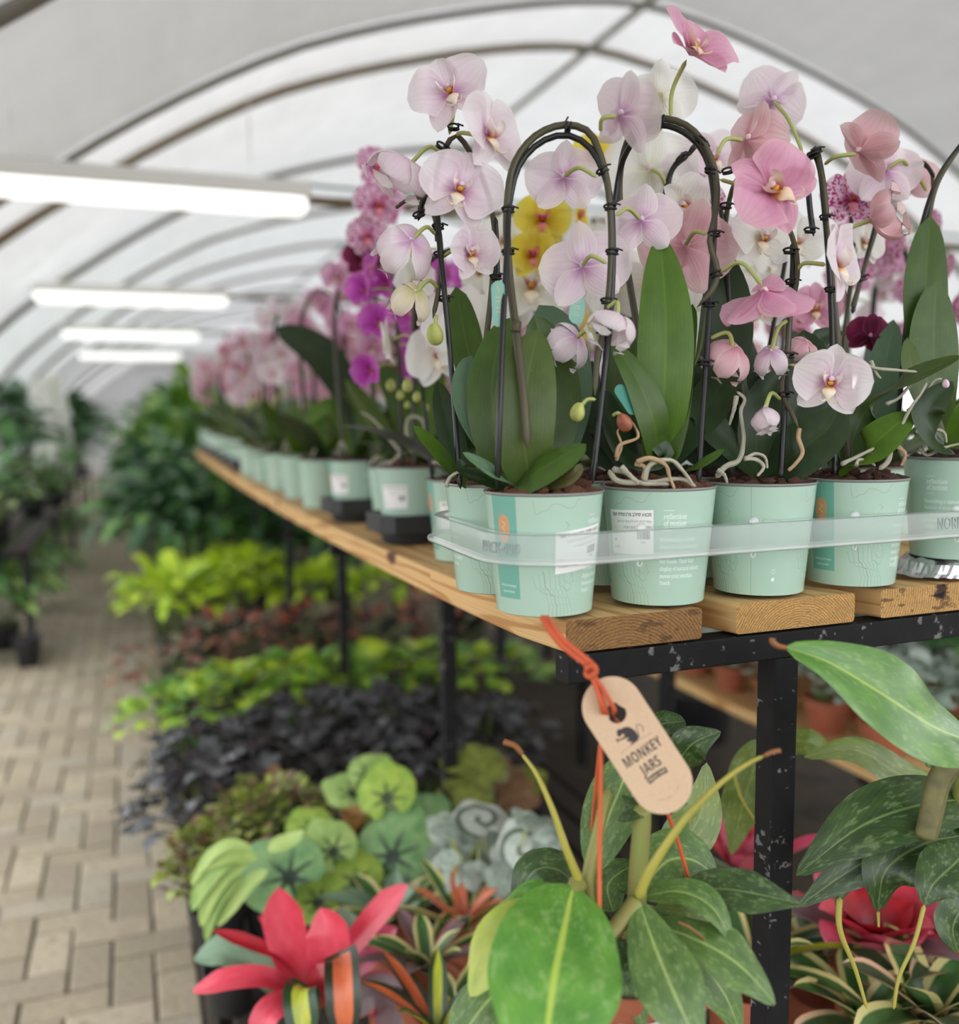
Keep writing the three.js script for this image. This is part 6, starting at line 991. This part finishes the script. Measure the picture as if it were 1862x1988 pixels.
function rosette(name, label, px, py, d, { n, len, w, mats, seed, e0 = 1.25, e1 = -0.2, yTop }) {
  const c = at(px, py, d), t = thing(name, label, 'bromeliad', V(c.x, LOW + 0.001, c.z), 'bromeliads under the table'), q = rng(seed), y0 = c.y - LOW; own(t, 'nursery_pot', nurseryG(0.055, Math.max(0.06, y0 - 0.02)), terra);
  for (let i = 0; i < n; i++) {
    const a = i * 2.39996 + q() * 0.4, f = i / n, L = len * (0.6 + 0.5 * f), s0 = lerp(e0, 0.55, f), s1 = lerp(0.7, e1, f), o = V(Math.cos(a), 0, Math.sin(a)), pts = [V(0, y0 - 0.01, 0)]; let p = pts[0].clone();
    for (let k = 1; k <= 4; k++) { const e = lerp(s0, s1, k / 4); p = p.clone().addScaledVector(o, Math.cos(e) * L / 4).add(V(0, Math.sin(e) * L / 4, 0)); pts.push(p); }
    own(t, 'leaf', sheet({ spine: pts, nrm: V(-o.x, 1, -o.z).normalize(), width: (u) => w * (0.75 + 0.3 * Math.sin(u * 2.6)) * Math.pow(clamp((1 - u) / 0.28), 0.65), fold: 0.22, cup: 0.15, nu: 6, nv: 12, thick: 0.0008 }), BR[mats[Math.floor(f * mats.length)]]);
  }
  return t;
}
rosette('red_bromeliad', 'pink and red bromeliad with a wide cup, right of the black table post', 1700, 1845, 1.32, { n: 13, len: 0.16, w: 0.037, mats: ['crimson', 'red', 'rose', 'rose', 'mauve'], seed: 401, e0: 1.3, e1: 0.15 });
rosette('red_bromeliad', 'bromeliad whose pink tips show beside the black post', 1440, 1700, 1.5, { n: 11, len: 0.18, w: 0.022, mats: ['rose', 'red', 'rose', 'sage'], seed: 402, e1: 0.5 });
rosette('striped_bromeliad', 'bromeliad with cream-edged green leaves just right of the post foot', 1600, 1900, 1.42, { n: 13, len: 0.2, w: 0.028, mats: ['margin', 'margin', 'marginPink'], seed: 403 });
rosette('striped_bromeliad', 'bromeliad with cream-edged leaves in the lowest corner right of the post', 1800, 1975, 1.22, { n: 12, len: 0.19, w: 0.026, mats: ['margin', 'marginPink', 'margin'], seed: 404 });
rosette('striped_bromeliad', 'yellow-edged bromeliad under the red cup, in front of it', 1680, 1985, 1.25, { n: 11, len: 0.17, w: 0.024, mats: ['margin', 'margin', 'marginPink'], seed: 405 });
rosette('red_bromeliad', 'bromeliad with red tips at the frame edge beyond the cream-edged leaves', 1880, 1880, 1.3, { n: 12, len: 0.15, w: 0.024, mats: ['red', 'rose', 'marginPink'], seed: 406 });
rosette('spiked_bromeliad', 'bromeliad with narrow coral spikes behind the lime drooping leaf', 900, 1800, 1.6, { n: 12, len: 0.17, w: 0.013, mats: ['spike', 'spike', 'margin', 'margin'], seed: 407, e1: 0.4 });
rosette('striped_bromeliad', 'cream-edged small bromeliad between the red bromeliad and the hanging plant', 830, 1880, 1.5, { n: 14, len: 0.15, w: 0.015, mats: ['margin', 'mauve', 'margin'], seed: 408 });
rosette('striped_bromeliad', 'yellow striped bromeliad in the bottom gap beside the hanging plant', 850, 2010, 1.35, { n: 12, len: 0.19, w: 0.014, mats: ['lemon', 'striped', 'margin'], seed: 409 });
rosette('red_bromeliad', 'crimson bromeliad low behind the hanging terracotta pot', 1200, 2010, 1.3, { n: 12, len: 0.16, w: 0.03, mats: ['crimson', 'red', 'red'], seed: 410, e1: 0.2 });
rosette('striped_bromeliad', 'yellow-edged bromeliad behind the table post foot', 1450, 1880, 1.35, { n: 14, len: 0.2, w: 0.018, mats: ['margin', 'lemon', 'margin'], seed: 411 });
rosette('striped_bromeliad', 'green bromeliad in the shade under the veined begonia', 760, 1790, 1.72, { n: 14, len: 0.16, w: 0.018, mats: ['sage', 'margin', 'sage'], seed: 412 });
// ---------------------------------------------------------------- lower shelf of succulents across the back, right of the table post
{
  const y = 0.56, drop = 1.36 - y, hit = (px, py) => { const p = at(px, py, 1), d = (y - 1.36) / (p.y - 1.36); return at(px, py, d); };
  const a = hit(1440, 1375), x0 = a.x, s = thing('succulent_bench', 'pale plank bench with terracotta pots of succulents, behind the black table post', 'bench', V(x0 + 0.5, 0, -2.5));
  for (let k = 0; k < 4; k++) put(s, 'plank', plankGeo(x0 + k * 0.165, x0 + k * 0.165 + 0.15, y - 0.03, y, -1.35, -4.9, () => 0, 9 + k), [pine, ends[3 + k % 2]]);
  for (const z of [-1.6, -3.1, -4.6]) { put(s, 'cross_beam', box(x0 + 0.02, x0 + 0.66, y - 0.06, y - 0.031, z - 0.03, z, 0.002), blackPaint); for (const x of [x0 + 0.05, x0 + 0.6]) put(s, 'leg', box(x, x + 0.03, 0, y - 0.061, z - 0.03, z, 0.002), blackPaint); }
  const proto = bush('succulent', 'grey green succulent in a terracotta pot, nearest on the pale plank bench', 'succulent', { r: 0.07, h: 0.15, n: 46, size: 0.045, cards: 'round', mats: FM.grey, seed: 501, pot: 0.045, potM: terra, flat: 1.1, group: 'succulents on the pale bench' });
  const rowsS = [0.09, 0.24, 0.4, 0.55], word = ['front', 'second', 'third', 'back'], q = rng(502); let first = true;
  rowsS.forEach((dx, j) => { for (let i = 0; i < 9; i++) { const z = -1.62 - i * 0.19 - j * 0.03, p = V(x0 + dx + (q() - 0.5) * 0.03, y + 0.001, z), sc = 0.9 + q() * 0.35; if (first) { first = false; proto.position.copy(p); proto.scale.setScalar(sc); continue; } copyOf(proto, p, q() * 6, sc, `grey green succulent in a terracotta pot, ${ordinal[i]} along the ${word[j]} row of the pale bench`); } });
  // a taller backdrop of grey foliage beyond them
  const o = { name: 'grey_foliage_plant', category: 'plant', mats: [...FM.grey, ...FM.green], cards: 'oval', n: 150, size: 0.16, r: 0.36, h: 0.9, seed: 511, pot: 0.14, group: 'grey-green plants beyond the succulents', merge: true };
  let f2; [[2.2, -3.2], [2.5, -2.3], [2.3, -4.3], [1.95, -5.4], [2.9, -3.4], [2.4, -1.5], [3.0, -4.8]].forEach(([x, z], i) => { const l = `grey-green leafy plant beyond the succulent bench, ${ordinal[i]} of the clump`; if (!f2) { f2 = bush(o.name, l, o.category, o); f2.position.set(x, 0, z); } else copyOf(f2, V(x, 0, z), i * 1.3, 0.9 + 0.05 * i, l); });
}
// ---------------------------------------------------------------- bench of foliage along the other side of the aisle
{
  const X = -0.56, t = thing('black_bench', 'black bench of foliage plants across the aisle from the orchids', 'bench', V(X - 0.5, 0, -8));
  for (let k = 0; k < 6; k++) put(t, 'slat', box(X - 0.12 - k * 0.17, X - k * 0.17, 0.62, 0.645, -16, -5.75, 0.003), slatM);
  for (const z of [-5.8, -8, -10.2, -12.4, -14.6]) { put(t, 'cross_beam', box(X - 1.0, X, 0.58, 0.619, z - 0.04, z, 0.003), blackPaint); for (const x of [X - 0.045, X - 0.95]) put(t, 'leg', box(x, x + 0.045, 0, 0.579, z - 0.045, z, 0.003), blackPaint); }
  const mk = (label, o) => bush(o.name ?? 'bench_foliage_plant', label, 'plant', { pot: 0.09, merge: true, group: 'foliage across the aisle', ...o });
  const place = (o, x, y, z, turn, s) => { o.position.set(x, y, z); o.rotation.y = turn; o.scale.setScalar(s); return o; };
  const top = 0.646;
  const g1 = place(mk('green leafy plant at the near corner of the black bench', { mats: [...FM.green, FM.pale[0]], cards: 'oval', n: 120, size: 0.1, r: 0.26, h: 0.4, seed: 601 }), X - 0.2, top, -5.95, 0, 1);
  copyOf(g1, V(X - 0.55, top, -6.1), 2, 1.2, 'green leafy plant beside the one at the near corner of the black bench');
  copyOf(g1, V(X - 0.14, top, -7.6), 1, 1, 'green leafy plant in the middle of the black bench edge'); copyOf(g1, V(X - 0.2, top, -9.8), 4, 1.1, 'green leafy plant farther along the black bench edge'); copyOf(g1, V(X - 0.16, top, -12.2), 5, 1.1, 'green leafy plant near the far end of the black bench');
  const dk = place(mk('tall dark green plant with broad leaves on the black bench', { mats: [...FM.dark, FM.green[0], FM.green[2]], cards: 'oval', n: 90, size: 0.3, r: 0.42, h: 0.95, seed: 611, pot: 0.12 }), X - 0.55, top, -7.2, 0, 1);
  copyOf(dk, V(X - 0.1, top, -8.8), 2, 0.85, 'tall dark green plant leaning into the aisle beside white blossoms'); copyOf(dk, V(X - 0.5, top, -9.8), 3.4, 1, 'tall dark green plant behind the white blossoms'); copyOf(dk, V(X - 0.3, top, -11.6), 1.2, 1, 'tall dark green plant before the far doorway'); copyOf(dk, V(X - 0.9, top, -6.2), 4.2, 1, 'tall dark green plant at the outer side of the black bench'); copyOf(dk, V(X - 0.15, top, -14), 0.4, 0.95, 'tall dark green plant at the far end of the black bench');
  const lo = place(mk('green plant in a dark pot under the near end of the black bench', { mats: [FM.green[0], FM.green[1], FM.pale[1]], cards: 'lance', n: 90, size: 0.2, r: 0.26, h: 0.5, seed: 621, pot: 0.1 }), X - 0.2, 0, -6.1, 0, 1);
  copyOf(lo, V(X - 0.55, 0, -6.0), 2, 1.1, 'green plant under the black bench, second from its near end'); copyOf(lo, V(X - 0.2, 0, -7.3), 3, 1, 'green plant under the middle of the black bench'); copyOf(lo, V(X - 0.2, 0, -9), 4, 1.1, 'green plant under the far part of the black bench');
  const pt = thing('nursery_pot', 'black square pot standing on the paving by the bench leg', 'pot', V(X - 0.02, 0, -5.6)); own(pt, 'pot_body', lathe([[0.001, 0.002], [0.07, 0.002], [0.09, 0.15], [0.095, 0.15], [0.096, 0.17], [0.088, 0.17], [0.084, 0.14], [0.001, 0.13]], 4).rotateY(Math.PI / 4), potBlack); own(pt, 'soil', new THREE.CylinderGeometry(0.06, 0.06, 0.01, 20).translate(0, 0.142, 0), soil);
  const rp = thing('nursery_pot', 'dark red pot standing under the near end of the bench', 'pot', V(X - 0.3, 0, -5.7)); own(rp, 'pot_body', nurseryG(0.1, 0.17), mat({ color: rgb(96, 40, 32), roughness: 0.7 })); own(rp, 'soil', new THREE.CylinderGeometry(0.08, 0.08, 0.01, 20).translate(0, 0.152, 0), soil);
  // a tall spray of white blossoms
  const c = at(95, 790, 7.6), w = thing('white_orchid', 'tall spray of white blossoms at the aisle side of the black bench', 'orchid', V(c.x, top, c.z)), q = rng(631); own(w, 'nursery_pot', nurseryG(0.08, 0.12), potBlack);
  const sp = [V(0, 0.1, 0), V(0.02, 0.4, 0), V(0.01, 0.8, 0), V(-0.02, c.y - top + 0.22, 0)]; own(w, 'flower_stem', tube(sp, 0.006, 20, 6), greenStem); const cv = curveOf(sp);
  for (let i = 0; i < 22; i++) { const p = cv.getPointAt(0.25 + 0.75 * i / 22), a = i * 2.4, n = V(Math.cos(a) * 0.5, 0, Math.sin(a) * 0.5 + 0.8).normalize(), f = new THREE.Group(); f.name = 'flower'; w.add(f); f.position.copy(p).addScaledVector(n, 0.05).add(V(Math.cos(a) * 0.04, 0, 0)); f.scale.setScalar(0.2); f.lookAt(f.position.clone().add(w.position).add(n)); for (const [nm, g, ang] of [['sepal', SEPALS_FAR[0], 0], ['sepal', SEPALS_FAR[1], 2.4], ['sepal', SEPALS_FAR[0], -2.4], ['petal', PETALS_FAR[0], 1.36], ['petal', PETALS_FAR[1], -1.36]]) { const o = own(f, nm, g, petalMat('white')); o.rotation.z = ang; } own(f, 'lip', LIP_FAR, lipMat('white')); }
  for (let i = 0; i < 5; i++) { const a = i * 1.3; own(w, 'leaf', sheet({ spine: [V(0, 0.1, 0), V(Math.cos(a) * 0.1, 0.2, Math.sin(a) * 0.1), V(Math.cos(a) * 0.24, 0.22, Math.sin(a) * 0.24), V(Math.cos(a) * 0.34, 0.12, Math.sin(a) * 0.34)], nrm: V(0, 1, 0), width: leafW(0.04, 0.5), nu: 4, nv: 8, thick: 0.0015 }), LEAF.mid); }
  // planting that closes the view at the end of the aisle
  const e = place(mk('dark leafy plant by the far doorway, on its near side', { mats: FM.dark, cards: 'oval', n: 140, size: 0.3, r: 0.6, h: 1.7, seed: 641, pot: 0.2 }), -1.6, 0, -17.6, 0, 1);
  copyOf(e, V(-2.1, 0, -19.6), 2, 1, 'dark leafy plant closest to the far doorway'); copyOf(e, V(1.0, 0, -18), 3, 1.05, 'dark leafy plant across the aisle end from the doorway'); copyOf(e, V(1.5, 0, -14.5), 1, 1, 'dark leafy plant beyond the shrubs at the aisle end'); copyOf(e, V(2.6, 0, -12), 4, 1.1, 'dark leafy plant in the middle of the far planting'); copyOf(e, V(3.9, 0, -10.5), 5, 1.1, 'dark leafy plant at the far side of the far planting');
  const fp = [[0.0, -12.5], [0.06, -14]]; fp.forEach(([x, z], i) => { const p2 = thing('nursery_pot', i ? 'pale pot standing far down the aisle, the farther one' : 'pale pot standing far down the aisle, the nearer one', 'pot', V(x + 0.1, 0, z)); own(p2, 'pot_body', nurseryG(0.12, 0.2), mat({ color: rgb(206, 206, 190) })); own(p2, 'soil', new THREE.CylinderGeometry(0.1, 0.1, 0.01, 20).translate(0, 0.18, 0), soil); });
}
renderer.render(scene, camera);
